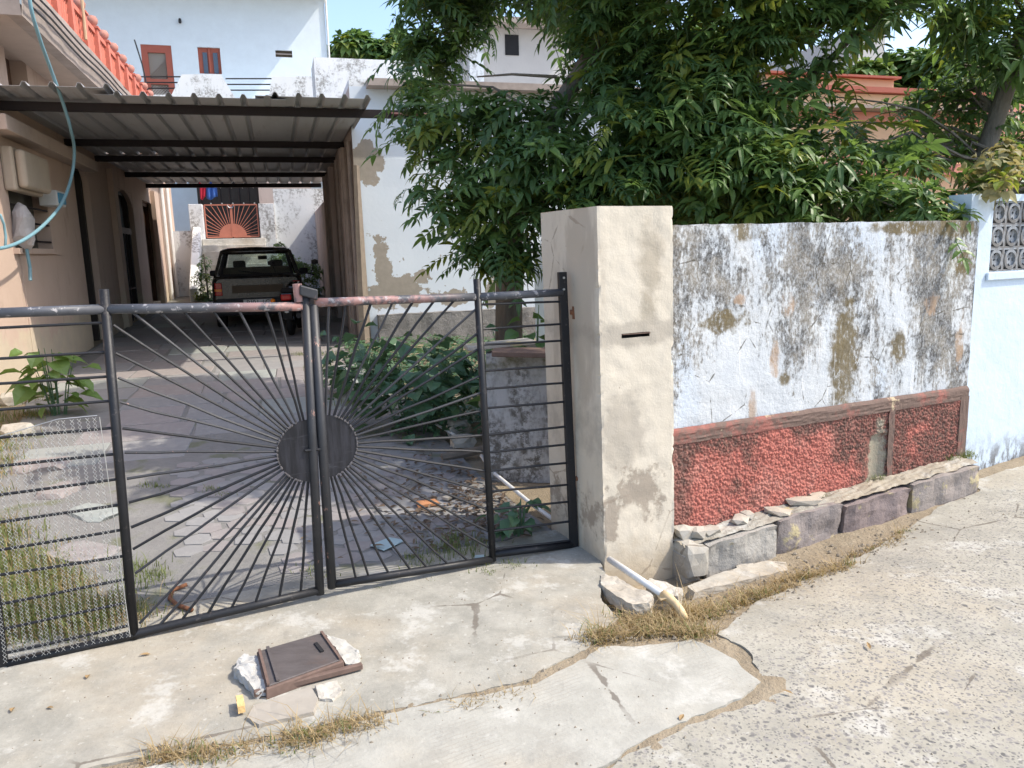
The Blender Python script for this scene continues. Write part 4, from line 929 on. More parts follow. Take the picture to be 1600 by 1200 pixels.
# ------------------------------------------------------------------ back of the drive: steps, gate, wall
lsw = MB().box(RR, RR+.2, 18.61, 25.2, 0, 2.9).build('side_boundary_wall', M['pinkwall']); lsw.rotation_euler = (0,0,HF.yaw); tag(lsw, 'low pale wall continuing past the white building at the back', 'wall')
bk = thing('back_wall', 'weathered white wall with gate piers at the end of the drive', 'wall', HF)
SB = 24.8
zg = HF.P(360, 372, SB).z; zg1 = HF.P(360, 320, SB).z
xa, xb, xc, xd, xe = [HF.P(p, 345, SB).x for p in (297, 320, 404, 430, 486)]
mb = MB(); mb.box(xd, RR+1.2, SB+.05, SB+.25, .3, 3.6); mb.build('wall', M['dirtywhite'], bk)
for a, b in ((xa, xb-.03), (xc+.03, xd-.01)): MB().box(a, b, SB-.12, SB+.2, .4, zg1+.02).build('gate_pier', M['dirtywhite'], bk, bev=.01)
MB().box(RW, xa-.01, SB, SB+.2, .3, 2.4).build('wall', M['dirtywhite'], bk)
stp = thing('stairs', 'pale concrete steps climbing to the small red gate', 'stairs', HF)
ns = 9
for i in range(ns):
    z1 = zg-.02-i*(zg-.5)/ns; s1 = SB-.05-i*.24
    MB().box(xb-.1, xc+.15, s1-.24, s1-.002 if i else SB+.6, z1-.22, z1).build('step', M['step'], stp, bev=.012)
MB().hexa([(xb-.35,SB-2.6,.35),(xb-.12,SB-2.6,.35),(xb-.12,SB-.13,.35),(xb-.35,SB-.13,.35),(xb-.35,SB-2.6,.8),(xb-.12,SB-2.6,.8),(xb-.12,SB-.13,zg+.35),(xb-.35,SB-.13,zg+.35)]).build('side_parapet', M['dirtywhite'], stp, bev=.03)
rg = thing('sunburst_gate', 'small salmon red sunburst gate at the top of the steps', 'gate', HF)
xm = (xb+xc)/2
for s_, x0, x1 in ((-1, xb+.02, xm-.015), (1, xm+.015, xc-.02)):
    for a, b in (((x0,SB,zg+.03),(x1,SB,zg+.03)), ((x0,SB,zg1),(x1,SB,zg1)), ((x0,SB,zg+.03),(x0,SB,zg1)), ((x1,SB,zg+.03),(x1,SB,zg1))): MB().bar(a, b, .035, .035, (0,1,0)).build('frame_bar', M['gatered'], rg)
    n = 16; r_ = .37; cz = zg+.05
    poly = [(xm+s_*.02, cz)]+[(xm+s_*(.02+r_*math.cos(math.pi/2*i/n)), cz+r_*math.sin(math.pi/2*i/n)) for i in range(n+1)]
    MB().prism(poly, lambda a, b, d: (a, SB+d, b), -.01, .01).build('sun_disc', M['gatered'], rg)
    hw_ = abs(x1-x0); hh = zg1-cz
    for i in range(11):
        a = math.pi/2*(i+.3)/11; c_, sn = math.cos(a), math.sin(a); L_ = min((hw_-.02)/max(c_, 1e-3), hh/max(sn, 1e-3))
        MB().tube([(xm+s_*(.02+r_*c_), SB, cz+r_*sn), (xm+s_*(.02+L_*c_), SB, cz+L_*sn)], .009, 5).build('ray_bar', M['gatered'], rg)
MB().tube([(xm+.09*math.cos(math.pi*i/8), SB-.03, zg1+.0-.09*math.sin(math.pi*i/8)) for i in range(9)], .014, 6).build('latch_hoop', M['chrome'], rg)
# white two storey building behind
ub = thing('white_house', 'tall white house at the back with red door and window', 'house', HF)
SU = 29.5; ux = HF.P(510, 60, SU).x; ztop = HF.P(480, -6, SU).z
dr_ = [HF.P(219, 69, SU), HF.P(274, 142, SU)]; wn_ = [HF.P(308, 73, SU), HF.P(347, 116, SU)]; vn = [HF.P(430, 78, SU), HF.P(457, 90, SU)]
hl = [(dr_[0].x, dr_[1].x, dr_[1].z-.35, dr_[0].z), (wn_[0].x, wn_[1].x, wn_[1].z, wn_[0].z), (vn[0].x, vn[1].x, vn[1].z, vn[0].z), (-2.35, .25, .4, 3.75)]
mb = MB(); wall_holes(mb, lambda a, b, d: (a, SU+d, b), -9, ux, .2, ztop, hl[:3], .14); pgrid(lambda a, b: (ux, SU+a*8, b), 0, 1, .2, ztop, 2, 4, mb)
mb.build('wall', M['white'], ub)
MB().box(-9.2, ux+.06, SU-1.05, SU+8, ztop, ztop+.16).build('eave_slab', M['white'], ub)
h = hl[0]; do = MB().box(h[0], h[1], SU+.10, SU+.14, h[2], h[3]).build('door', plain('pale_lattice_panel', (.50,.46,.40), .8, .2, 6), ub)
fr = MB(); fw = .2
for a, b, c, d in ((h[0], h[0]+fw, h[2], h[3]), (h[1]-fw, h[1], h[2], h[3]), (h[0]+fw, h[1]-fw, h[3]-.24, h[3]), (h[0]+fw, h[1]-fw, h[2]+.55, h[2]+.72)): fr.box(a, b, SU+.02, SU+.098, c, d)
fr.build('frame', M['winred'], do)
lt = MB()
for i in range(-9, 14):
    for s_ in (1, -1):
        ya = h[0]+fw+i*.09; hh = h[3]-.24-h[2]; yb = ya+hh
        if s_ < 0: ya, yb = yb, ya
        t0, t1 = 0, 1; lim0, lim1 = h[0]+fw, h[1]-fw; dy = yb-ya
        ts = sorted([(lim0-ya)/dy, (lim1-ya)/dy]); t0, t1 = max(0, ts[0]), min(1, ts[1])
        if t0 < t1: lt.bar((ya+dy*t0, SU+.085+.005*s_, h[2]+hh*t0), (ya+dy*t1, SU+.085+.005*s_, h[2]+hh*t1), .016, .01, (0,1,0))
lt.build('lattice', M['brown'], do)
h = hl[1]; wo = MB().box(h[0], h[1], SU+.10, SU+.14, h[2], h[3]).build('window', M['winred'], ub)
for a in (.2, .66): MB().box(h[0]+(h[1]-h[0])*a, h[0]+(h[1]-h[0])*(a+.2), SU+.06, SU+.098, h[2]+.03, h[3]-.16).build('pane', plain('dusty_blue_pane', (.08,.11,.15), .3, .2, 6), wo)
MB().box((h[0]+h[1])/2-.03, (h[0]+h[1])/2+.03, SU+.05, SU+.098, h[2], h[3]).build('mullion', M['winred'], wo)
h = hl[2]; vo = MB().box(h[0], h[1], SU+.10, SU+.14, h[2], h[3]).build('vent', M['dust'], ub); MB().box(h[0], h[1], SU+.04, SU+.07, (h[2]+h[3])/2-.02, (h[2]+h[3])/2+.02).build('louvre', M['slabedge'], vo)
lp_ = HF.P(281, 30, SU-.05); MB().lathe((lp_.x, SU-.08, lp_.z-.14), [(.02,0),(.05,.03),(.05,.1),(.03,.16)], 8).build('wall_lamp', M['trim'], ub)
MB().tube([(ux+.05, SU-.05, zl), (ux+.05, SU-.05, ztop)], .04, 6).build('rain_pipe', M['pvc'], ub)
# terrace parapet with railings, in front of the upper floor
SP = 28.0
tp_ = thing('terrace_parapet', 'white terrace parapet with black rails in front of the tall white house', 'parapet', HF)
P = lambda x, y: (HF.P(x, y, SP).x, HF.P(x, y, SP).z)
for poly in ([(284,116),(345,116),(372,160),(262,160)], [(425,119),(486,119),(496,160),(418,160)], [(214,148),(262,148),(262,160),(214,160)]):
    MB().prism([P(*p) for p in poly][::-1], lambda a, b, d: (a, SP+d, b), 0, .18).build('parapet_block', M['dirtywhite'], tp_)
zz = P(300, 160)[1]; MB().box(RW, 4, SP+.02, SP+1.4, 5.2, zz+.15).build('terrace_slab', M['white'], tp_)
for x0, x1, ys in ((216, 284, (119,128,137)), (352, 428, (122,131,140))):
    for y in ys: MB().tube([(P(x0,y)[0], SP+.09, P(x0,y)[1]), (P(x1,y)[0], SP+.09, P(x1,y)[1])], .022, 6).build('rail', M['purlin'], tp_)
# dark veranda under the terrace behind the small gate
vr = thing('veranda', 'dark veranda with grille behind the small red gate', 'veranda', HF)
MB().box(-2.3, .35, SB+2.2, SB+2.3, zg, 5.2).build('back_panel', M['dark'], vr); MB().box(xc+.05, RR, SB+1.2, SB+1.3, zg, 5.2).build('side_panel', M['pinkwall'], vr)
MB().box(RW+.02, RR, SB+.3, SB+2.2, zg-.25, zg-.1).build('floor', M['step'], vr)
for i in range(9):
    x = -2.2+i*.29; MB().tube([(x, SB+2.0, zg), (x, SB+2.0, 5.1)], .012, 5).build('grille_bar', M['purlin'], vr)
for z in (3.3, 3.8): 
    for i in range(7): MB().lathe((-1.9+i*.33, SB+1.97, z), [(.0,-.03),(.03,0),(.0,.03)], 6).build('grille_stud', M['wire'], vr)
for nm, m_, x, z1, wd, ln, lab in (('hanging_cloth','bluecloth',HF.P(322,300,SB+1).x,4.25,.32,.85,'blue cloth hanging on the veranda behind the small red gate'),('hanging_cloth','redcloth',HF.P(312,300,SB+.9).x,4.0,.24,.6,'red cloth hanging beside the blue cloth on the veranda'),('hanging_cloth','whitecloth',HF.P(306,300,SB+1.1).x,4.4,.4,.45,'white cloth hanging high on the veranda line')):
    mb = MB(); pgrid(lambda a, b: (x+a*wd*(1-.4*b if nm and m_ == 'redcloth' else 1), SB+1+.04*math.sin(a*14+b*2)+(.15 if m_ == 'whitecloth' else 0), z1-b*ln-.05*math.sin(a*5)), 0, 1, 0, 1, 14, 8, mb)
    o = mb.build(nm, M[m_], smooth=True); o.rotation_euler = (0,0,HF.yaw); sd = o.modifiers.new('t', 'SOLIDIFY'); sd.thickness = .006; tag(o, lab, 'cloth', 'clothes on the veranda line')
mb = MB(); pgrid(lambda a, b: (-1.5+a*1.9, SB+.8+.06*math.sin(a*9), 4.6-b*(.30+.18*math.sin(a*7)+.1*math.sin(a*17))), 0, 1, 0, 1, 30, 5, mb); o = mb.build('torn_awning_cloth', M['dust'], smooth=True); o.rotation_euler = (0,0,HF.yaw); sd = o.modifiers.new('t', 'SOLIDIFY'); sd.thickness = .006; tag(o, 'torn beige awning cloth over the veranda opening', 'awning')

# ------------------------------------------------------------------ parked car
cs_ = 15.0; cxp = (HF.P(332, 470, cs_).x+HF.P(475, 470, cs_).x)/2
cw_ = HF.W((cxp, cs_, 0)); cz_ = drive_z(cw_.x, cw_.y)+.012
k = NM('car_glass', .05); tr_ = k.n('ShaderNodeBsdfTransparent'); tr_.inputs[0].default_value = (.86,.91,.90,1); gl_ = k.n('ShaderNodeBsdfGlossy'); gl_.inputs[0].default_value = (.9,.9,.9,1); gl_.inputs['Roughness'].default_value = .04
ms_ = k.n('ShaderNodeMixShader'); ms_.inputs[0].default_value = .07; k.t.links.new(tr_.outputs[0], ms_.inputs[1]); k.t.links.new(gl_.outputs[0], ms_.inputs[2]); k.t.links.new(ms_.outputs[0], k.t.nodes['Material Output'].inputs[0]); M['carglass'] = k.m
car = thing('parked_car', 'black hatchback car parked under the carport, seen from behind', 'car', loc=(cw_.x, cw_.y, cz_), rz=HF.yaw)
def loft(st, ring):
    mb = MB(); n = len(ring(*st[0]))
    for s_ in st: mb.v += [tuple(p) for p in ring(*s_)]
    for j in range(len(st)-1):
        for i in range(n): mb.f.append((j*n+i, j*n+(i+1) % n, (j+1)*n+(i+1) % n, (j+1)*n+i))
    mb.f.append(tuple(range(n))[::-1]); mb.f.append(tuple(range((len(st)-1)*n, len(st)*n))); return mb
def cring(y, z0, z1, hw):
    r_ = .09; p = [(-hw*.93, z0), (hw*.93, z0), (hw*.98, z0+.05), (hw, z0+.16), (hw, (z0+z1)/2), (hw*.985, z1-.10), (hw*.95, z1-.03), (hw*.9, z1), (-hw*.9, z1), (-hw*.95, z1-.03), (-hw*.985, z1-.10), (-hw, (z0+z1)/2), (-hw, z0+.16), (-hw*.98, z0+.05)]
    return [(x, y, z) for x, z in p]
loft([(-.0,.42,.92,.74),(.03,.38,.955,.78),(.12,.30,.97,.805),(.6,.24,.975,.81),(1.8,.22,.95,.81),(2.7,.24,.90,.80),(3.2,.28,.80,.77),(3.5,.32,.72,.7),(3.6,.38,.64,.64)], cring).build('body', M['carpaint'], car, bev=.012)
def gring(y, z, hw):
    return [(-hw, y, z-.05), (-hw*.97, y, z-.012), (-hw*.8, y, z+.012), (0, y, z+.025), (hw*.8, y, z+.012), (hw*.97, y, z-.012), (hw, y, z-.05), (hw*.8, y, z-.055), (0, y, z-.045), (-hw*.8, y, z-.055)]
ro_ = loft([(.36,1.42,.60),(.45,1.455,.62),(.9,1.475,.63),(1.4,1.465,.62),(1.85,1.41,.58)], gring).build('roof', M['carpaint'], car, smooth=True)
MB().bar((.42,.40,1.44), (.56,.40,1.44), .08, .05).build('roof_trim', M['trim'], ro_)
for s_ in (-1, 1):
    for nm, a, b, wd in (('rear_pillar', (s_*.735,.13,.955), (s_*.60,.42,1.40), .13), ('side_pillar', (s_*.76,.55,.96), (s_*.62,.68,1.41), .09), ('door_pillar', (s_*.775,1.45,.95), (s_*.63,1.38,1.42), .08), ('windscreen_pillar', (s_*.755,2.55,.90), (s_*.585,1.82,1.38), .07)):
        MB().bar(a, b, wd, .05, (s_,0,.3)).build(nm, M['carpaint'], car)
    MB().hexa([(s_*.765,.6,.97),(s_*.77,1.42,.96),(s_*.76,1.42,.96),(s_*.755,.6,.97),(s_*.63,.72,1.40),(s_*.64,1.36,1.41),(s_*.63,1.36,1.41),(s_*.62,.72,1.40)]).build('side_window', M['carglass'], car)
    MB().hexa([(s_*.77,1.5,.96),(s_*.765,2.45,.92),(s_*.755,2.45,.92),(s_*.76,1.5,.96),(s_*.635,1.42,1.41),(s_*.60,1.84,1.38),(s_*.59,1.84,1.38),(s_*.625,1.42,1.41)]).build('side_window', M['carglass'], car)
    tl = MB().hexa([(s_*.62,-.012,.62),(s_*.745,-.005,.62),(s_*.79,.08,.62),(s_*.62,.06,.62),(s_*.62,-.006,.86),(s_*.74,.0,.86),(s_*.78,.08,.86),(s_*.62,.06,.86)]).build('tail_light', M['redlens'], car, bev=.015)
    MB().hexa([(s_*.63,-.016,.70),(s_*.74,-.010,.70),(s_*.78,.05,.70),(s_*.63,.02,.70),(s_*.63,-.016,.745),(s_*.74,-.010,.745),(s_*.78,.05,.745),(s_*.63,.02,.745)]).build('amber_lens', M['amber'], tl)
    mi = MB().box(s_*.90-.09, s_*.90+.09, 2.28, 2.36, .93, 1.05).build('side_mirror', M['trim'], car, bev=.03); MB().bar((s_*.77,2.32,.95), (s_*.84,2.33,.97), .05, .04).build('mirror_arm', M['trim'], mi)
    for y in (.58, 2.98):
        cx_ = s_*.70; wv_ = MB(); n = 24; prof = [(-.085,.20),(-.085,.265),(-.06,.285),(.06,.285),(.085,.265),(.085,.20)]
        for a, r_ in prof:
            for i in range(n): an = 2*math.pi*i/n; wv_.v.append((cx_+a, y+r_*math.cos(an), .285+r_*math.sin(an)))
        for j in range(6):
            for i in range(n): wv_.f.append((j*n+i, j*n+(i+1) % n, ((j+1) % 6)*n+(i+1) % n, ((j+1) % 6)*n+i))
        wh = wv_.build('wheel', M['rubber'], car); MB().tube([(cx_-.06,y,.285),(cx_+.06,y,.285)], .2, 18).build('rim', M['chrome'], wh)
    MB().box(s_*.36-.22, s_*.36+.22, 1.5, 1.62, .55, 1.06).build('front_seat', M['seat'], car, bev=.05, seg=3); MB().box(s_*.36-.12, s_*.36+.12, 1.53, 1.62, 1.08, 1.24).build('headrest', M['seat'], car, bev=.04, seg=3)
MB().hexa([(-.63,.125,.965),(.63,.125,.965),(.63,.135,.965),(-.63,.135,.965),(-.54,.40,1.395),(.54,.40,1.395),(.54,.41,1.395),(-.54,.41,1.395)]).build('rear_window', M['carglass'], car)
MB().hexa([(-.68,2.6,.90),(.68,2.6,.90),(.68,2.61,.90),(-.68,2.61,.90),(-.55,1.87,1.38),(.55,1.87,1.38),(.55,1.88,1.38),(-.55,1.88,1.38)]).build('windscreen', M['carglass'], car)
wt = MB()
for a, b in (((-.63,.118,.975),(.63,.118,.975)), ((-.55,.392,1.39),(.55,.392,1.39)), ((-.63,.118,.975),(-.55,.392,1.39)), ((.63,.118,.975),(.55,.392,1.39))): wt.bar(a, b, .05, .03, (0,-.8,.5))
wt.build('window_surround', M['trim'], car)
MB().box(-.62, .62, .62, .78, .55, 1.12).build('rear_bench', M['dust'], car, bev=.05, seg=3)
MB().box(-.5, .5, 2.3, 2.5, .6, .95).build('dashboard', M['trim'], car, bev=.04); MB().box(.0, .18, 1.95, 1.99, 1.25, 1.33).build('inner_mirror', M['trim'], car, bev=.015)
MB().box(-.62, .62, -.006, .0, .60, .90).build('tailgate', M['carpaint'], car, bev=.002); MB().box(-.45, .45, -.016, -.007, .66, .80).build('tailgate_panel', M['dust'], car, bev=.004)
bp = loft([(-.075,.30,.52,.70),(-.06,.26,.56,.76),(.02,.25,.57,.80),(.35,.25,.5,.82)], cring).build('rear_bumper', M['trim'], car, bev=.01)
pl = MB().box(-.27, .25, -.095, -.082, .42, .54).build('number_plate', M['plate'], bp, bev=.003)
def text(s_, size, loc, rot, m_, name, parent, ext=.001):
    cu = bpy.data.curves.new(name, 'FONT'); cu.body = s_; cu.size = size; cu.extrude = ext; cu.align_x = 'CENTER'; cu.align_y = 'CENTER'
    ob = bpy.data.objects.new(name, cu); col.objects.link(ob); dg = bpy.context.evaluated_depsgraph_get(); me = bpy.data.meshes.new_from_object(ob.evaluated_get(dg)); bpy.data.objects.remove(ob)
    o = bpy.data.objects.new(name, me); col.objects.link(o); me.materials.clear(); me.materials.append(m_); o.location = loc; o.rotation_euler = rot; o.parent = parent; return o
text('RJ01 1C', .125, (-.01,-.097,.48), (R(90),0,0), M['ink'], 'plate_lettering', bp)
MB().bar((.1,.11,1.0), (-.32,.20,1.06), .018, .012, (0,-1,.5)).build('wiper', M['trim'], car)

# ------------------------------------------------------------------ motorcycle behind the car
ms0 = HF.P(450, 500, 13.4); mw = HF.W((ms0.x, 13.4, 0)); mz = drive_z(mw.x, mw.y)+.012
bike = thing('motorcycle', 'black motorcycle with red tail lamp parked close behind the car', 'motorcycle', loc=(mw.x, mw.y, mz), rz=HF.yaw-.15)
for y in (.32, 1.5):
    tw = MB(); n = 26; mj = 8
    for i in range(n):
        an = 2*math.pi*i/n
        for q in range(mj):
            b = 2*math.pi*q/mj; rr = .255+.05*math.cos(b); tw.v.append((.05*math.sin(b), y+rr*math.cos(an), .30+rr*math.sin(an)))
    for i in range(n):
        for q in range(mj): tw.f.append((i*mj+q, i*mj+(q+1) % mj, ((i+1) % n)*mj+(q+1) % mj, ((i+1) % n)*mj+q))
    wh = tw.build('wheel', M['rubber'], bike, smooth=True); sp = MB(); sp.tube([(-.06,y,.30),(.06,y,.30)], .05, 10)
    for i in range(6): an = math.pi*i/6*2; sp.bar((0,y,.30), (0,y+.22*math.cos(an),.30+.22*math.sin(an)), .03, .02)
    sp.build('rim', M['chrome'], wh)
    mg = MB(); pgrid(lambda a, b: ((b-.5)*.15, y+(.34-.05*(2*b-1)**2)*math.cos(a), .30+(.34-.05*(2*b-1)**2)*math.sin(a)), R(20 if y > 1 else 40), R(170 if y < 1 else 140), 0, 1, 14, 4, mg); mg.build('mudguard', M['carpaint'], bike)
MB().hexa([(-.11,.10,.74),(.11,.10,.74),(.13,.85,.74),(-.13,.85,.74),(-.09,.12,.82),(.09,.12,.82),(.11,.85,.79),(-.11,.85,.79)]).build('seat', M['rubber'], bike, bev=.03, seg=3)
MB().hexa([(-.10,.85,.68),(.10,.85,.68),(.10,1.25,.68),(-.10,1.25,.68),(-.12,.85,.84),(.12,.85,.84),(.10,1.25,.90),(-.10,1.25,.90)]).build('fuel_tank', M['carpaint'], bike, bev=.05, seg=3)
MB().hexa([(-.10,.02,.60),(.10,.02,.60),(.14,.6,.52),(-.14,.6,.52),(-.11,.0,.74),(.11,.0,.74),(.14,.6,.74),(-.14,.6,.74)]).build('tail_cowl', M['carpaint'], bike, bev=.03)
MB().box(-.085, .085, -.05, .0, .62, .72).build('tail_lamp', M['redlens'], bike, bev=.02)
for s_ in (-1, 1):
    MB().lathe((s_*.22, .0, .62), [(.0,-.04),(.04,-.02),(.04,.02),(.0,.04)], 10).build('indicator', M['amber'], bike)
    MB().tube([(s_*.05,.03,.64),(s_*.2,.02,.62)], .012, 6).build('indicator_stalk', M['trim'], bike)
    MB().tube([(s_*.16,.3,.32),(s_*.14,.55,.72)], .025, 8).build('shock', M['trim'], bike); MB().tube([(s_*.09,1.5,.3),(s_*.09,1.3,.85)], .025, 8).build('fork', M['chrome'], bike)
    MB().tube([(0,1.22,1.0),(s_*.2,1.2,1.04),(s_*.36,1.08,1.0)], .014, 8).build('handlebar', M['trim'], bike)
    mi = MB().tube([(s_*.3,1.12,1.02),(s_*.36,1.14,1.2)], .008, 6).build('mirror_stalk', M['trim'], bike); MB().lathe((s_*.38,1.14,1.23), [(.0,-.05),(.06,-.03),(.06,.03),(.0,.05)], 12).build('mirror', M['trim'], mi)
MB().box(-.13, .13, .7, 1.15, .25, .62).build('engine', M['trim'], bike, bev=.03); MB().tube([(.15,1.0,.3),(.17,.5,.28),(.18,.0,.36)], [.025,.04,.045], 10).build('silencer', M['trim'], bike)
MB().lathe((0,-.055,.45), [(.0,-.04),(.035,-.03),(.035,.03),(.0,.04)], 12).build('reflector', M['plate'], bike)
MB().hexa([(-.07,-.03,.30),(.07,-.03,.30),(.07,.0,.30),(-.07,.0,.30),(-.09,-.03,.6),(.09,-.03,.6),(.09,.0,.6),(-.09,.0,.6)]).build('mud_flap', M['rubber'], bike)

# ------------------------------------------------------------------ leaves and trees
def leafblade(mb, base, d, up, L_, W_, droop, fold=.25):
    d = Vector(d).normalized(); side = d.cross(up)
    if side.length < 1e-3: side = Vector((1,0,0))
    side.normalize(); nrm = side.cross(d).normalized()
    def P(t, s_):
        c = Vector(base)+d*L_*t; c.z -= droop*L_*t*t
        wd = W_*.5*(math.sin(math.pi*min(1, t**.8*1.0))**.9)
        return c+side*s_*wd+nrm*abs(s_)*wd*fold
    n = len(mb.v); mb.v.append(tuple(P(0,0)))
    for t in (.3, .65): mb.v += [tuple(P(t,-1)), tuple(P(t,0)), tuple(P(t,1))]
    mb.v.append(tuple(P(1,0)))
    mb.f += [(n,n+2,n+1),(n,n+3,n+2),(n+1,n+2,n+5,n+4),(n+2,n+3,n+6,n+5),(n+4,n+5,n+7),(n+5,n+6,n+7)]
def spray(seed, n=10, L0=.135, W0=.043):
    rg_ = random.Random(seed); mb = MB()
    for i in range(n):
        a = 2*math.pi*i/n+rg_.uniform(-.25, .25); el = rg_.uniform(-.25, .6); d = Vector((math.cos(a)*math.cos(el), math.sin(a)*math.cos(el), math.sin(el)))
        b = d*rg_.uniform(.01, .05); leafblade(mb, b, d, Vector((0,0,1)), L0*rg_.uniform(.7, 1.15), W0*rg_.uniform(.8, 1.2), rg_.uniform(.25, .75))
    for i in range(4):
        a = rg_.uniform(0, 6.28); d = Vector((math.cos(a)*.5, math.sin(a)*.5, .85)); leafblade(mb, (0,0,.02), d, Vector((0,0,1)), L0*.7, W0*.8, .3)
    st = MB().tube([(0,0,.02),(0,.0,-.1),(.015,.01,-.2)], .004, 3, False); mb.add(st.v, st.f)
    return mb
VAR = [spray(100+i, [8,9,10,11,12][i % 5], .105+.07*((i*7) % 10)/10, .034+.020*((i*3) % 10)/10) for i in range(10)]
def pinnate(seed):
    rg_ = random.Random(seed); mb = MB(); N = 7; L_ = rg_.uniform(.30, .42); path = []
    for i in range(N+1):
        t_ = i/N; path.append(Vector((L_*t_, .02*math.sin(t_*4+seed), .05*t_-.16*t_*t_)))
    st = MB().tube(path, .0035, 3, False); mb.add(st.v, st.f)
    for i in range(1, N+1):
        for sd in (-1, 1):
            d = Vector((.55, sd*rg_.uniform(.7,1), rg_.uniform(-.25,.15))); leafblade(mb, path[i], d, Vector((0,0,1)), rg_.uniform(.09,.15)*(1-.03*i), rg_.uniform(.03,.044), rg_.uniform(.2,.7))
    leafblade(mb, path[-1], (1,0,-.3), Vector((0,0,1)), .13, .04, .3)
    for q in range(3):
        a = rg_.uniform(2, 4.3); leafblade(mb, (0,0,0), (math.cos(a), math.sin(a), .1), Vector((0,0,1)), rg_.uniform(.1,.15), .042, .5)
    return mb
VAR += [pinnate(700+i) for i in range(7)]
def make_tree(label, blobs, trunk, seed, n_ind, lm='leaf', density=1.0, yel=.07, group='trees behind the street wall', dense_ind=True, name='tree', vars_=VAR, sc=1.0, ym='leafy', mm='leaflight', mid=.22, limbs=True, shrink=0):
    rg_ = random.Random(seed); root = trunk[0][0]
    t = thing(name, label, 'tree', loc=root, group=group)
    O = Vector(root)
    mb = MB()
    main = trunk[0]; pts = [Vector(p)-O for p in main[1]]; mb.tube(pts, main[2], 10)
    tro = mb.build('trunk', M['bark'], t, smooth=True)
    for tr in trunk[1:]:
        MB().tube([Vector(p)-O for p in tr[1]], tr[2], 8).build('limb', M['bark'], tro, smooth=True)
    if limbs:
        allp = [p for tr in trunk for p in tr[1] if tr[2][0] > .018]
        for c, r_ in blobs:
            c = Vector(c)
            if min((Vector(p)-c).length for p in allp) > 1.5: continue
            near = min(allp, key=lambda p: (Vector(p)-c).length+.5*max(0, Vector(p).z-c.z)); a = Vector(near); m_ = a.lerp(c, .5)+Vector((rg_.uniform(-.15,.15), rg_.uniform(-.15,.15), .12))
            j_ = lambda: Vector((rg_.uniform(-.06,.06), rg_.uniform(-.06,.06), rg_.uniform(-.06,.06))); MB().tube([a-O, a.lerp(m_, .5)+j_()-O, m_-O, m_.lerp(c, .5)+j_()-O, c-O], [.016, .013, .011, .008, .005], 5).build('limb', M['bark'], tro)
    place = []
    for c, r_ in blobs:
        c = Vector(c); r_ = r_-shrink if r_ > .3 else r_*.75 if shrink else r_; nn = int(density*58*(r_/.5)**2.1*(1/sc)**1.4)
        for i in range(nn):
            v = Vector((rg_.gauss(0,1), rg_.gauss(0,1), rg_.gauss(0,1))).normalized(); rad = r_*(rg_.random()**.42)
            v2 = Vector((v.x*1.08, v.y, v.z*.85)); p = c+v2*rad
            p += Vector((nz(p.x,p.y,p.z,2.2), nz(p.y,p.z,p.x,2.2), nz(p.z,p.x,p.y,2.2)))*.16
            q = Quaternion((0,0,1), rg_.uniform(0, 6.28)); ax = Vector((-v.y, v.x, 0))
            if ax.length > .01: q = Quaternion(ax.normalized(), rg_.uniform(.1, .95)*(1 if v.z < .6 else .4)) @ q
            place.append((p, q, rg_.choice([.6,.75,.9,1,1.1,1.3])*rg_.uniform(.9, 1.1)*sc, rg_.random()))
    place.sort(key=lambda e: (e[0]-EYE).length)
    def vis(p):
        q = CM.transposed() @ (p-EYE)
        return q.z < 0 and abs(q.x/-q.z) < .68 and abs(q.y/-q.z) < .52
    ind = []; rest = []
    for e in place:
        if len(ind) < n_ind and vis(e[0]): ind.append(e)
        else: rest.append(e)
    groups = {}
    for p, q, s_, rn in rest:
        key = ym if rn < yel else (mm if rn < yel+mid else lm)
        groups.setdefault(key, []).append((p, q, s_))
    crown = None
    for key, lst in groups.items():
        V = []; Fs = []; off = 0
        for p, q, s_ in lst:
            v = vars_[rg_.randrange(len(vars_))]; A = np.array(v.v) @ (np.array(q.to_matrix())*s_).T + np.array(p-O)
            V.append(A); Fs += [tuple(off+i for i in f) for f in v.f]; off += len(A)
        me = bpy.data.meshes.new('crown'); me.from_pydata(np.concatenate(V).tolist(), [], Fs); me.materials.append(M[key])
        o = bpy.data.objects.new('crown', me); col.objects.link(o); o.parent = t; tag(o, kind='stuff')
        if crown is None or key == lm: crown = o
    meshes = {}
    for p, q, s_, rn in ind:
        key = ym if rn < yel else (mm if rn < yel+mid else lm); vi = rg_.randrange(len(vars_))
        if (key, vi) not in meshes: meshes[(key, vi)] = vars_[vi].mesh('leaf_spray', M[key])
        o = bpy.data.objects.new('leaf_spray', meshes[(key, vi)]); col.objects.link(o); o.parent = crown; o.location = p-O; o.rotation_mode = 'QUATERNION'; o.rotation_quaternion = q; o.scale = (s_,)*3
    return t
def B(lst): return [(at(x, y, d), r_) for x, y, d, r_ in lst]
g_ = lambda x, y: drive_z(x, y)
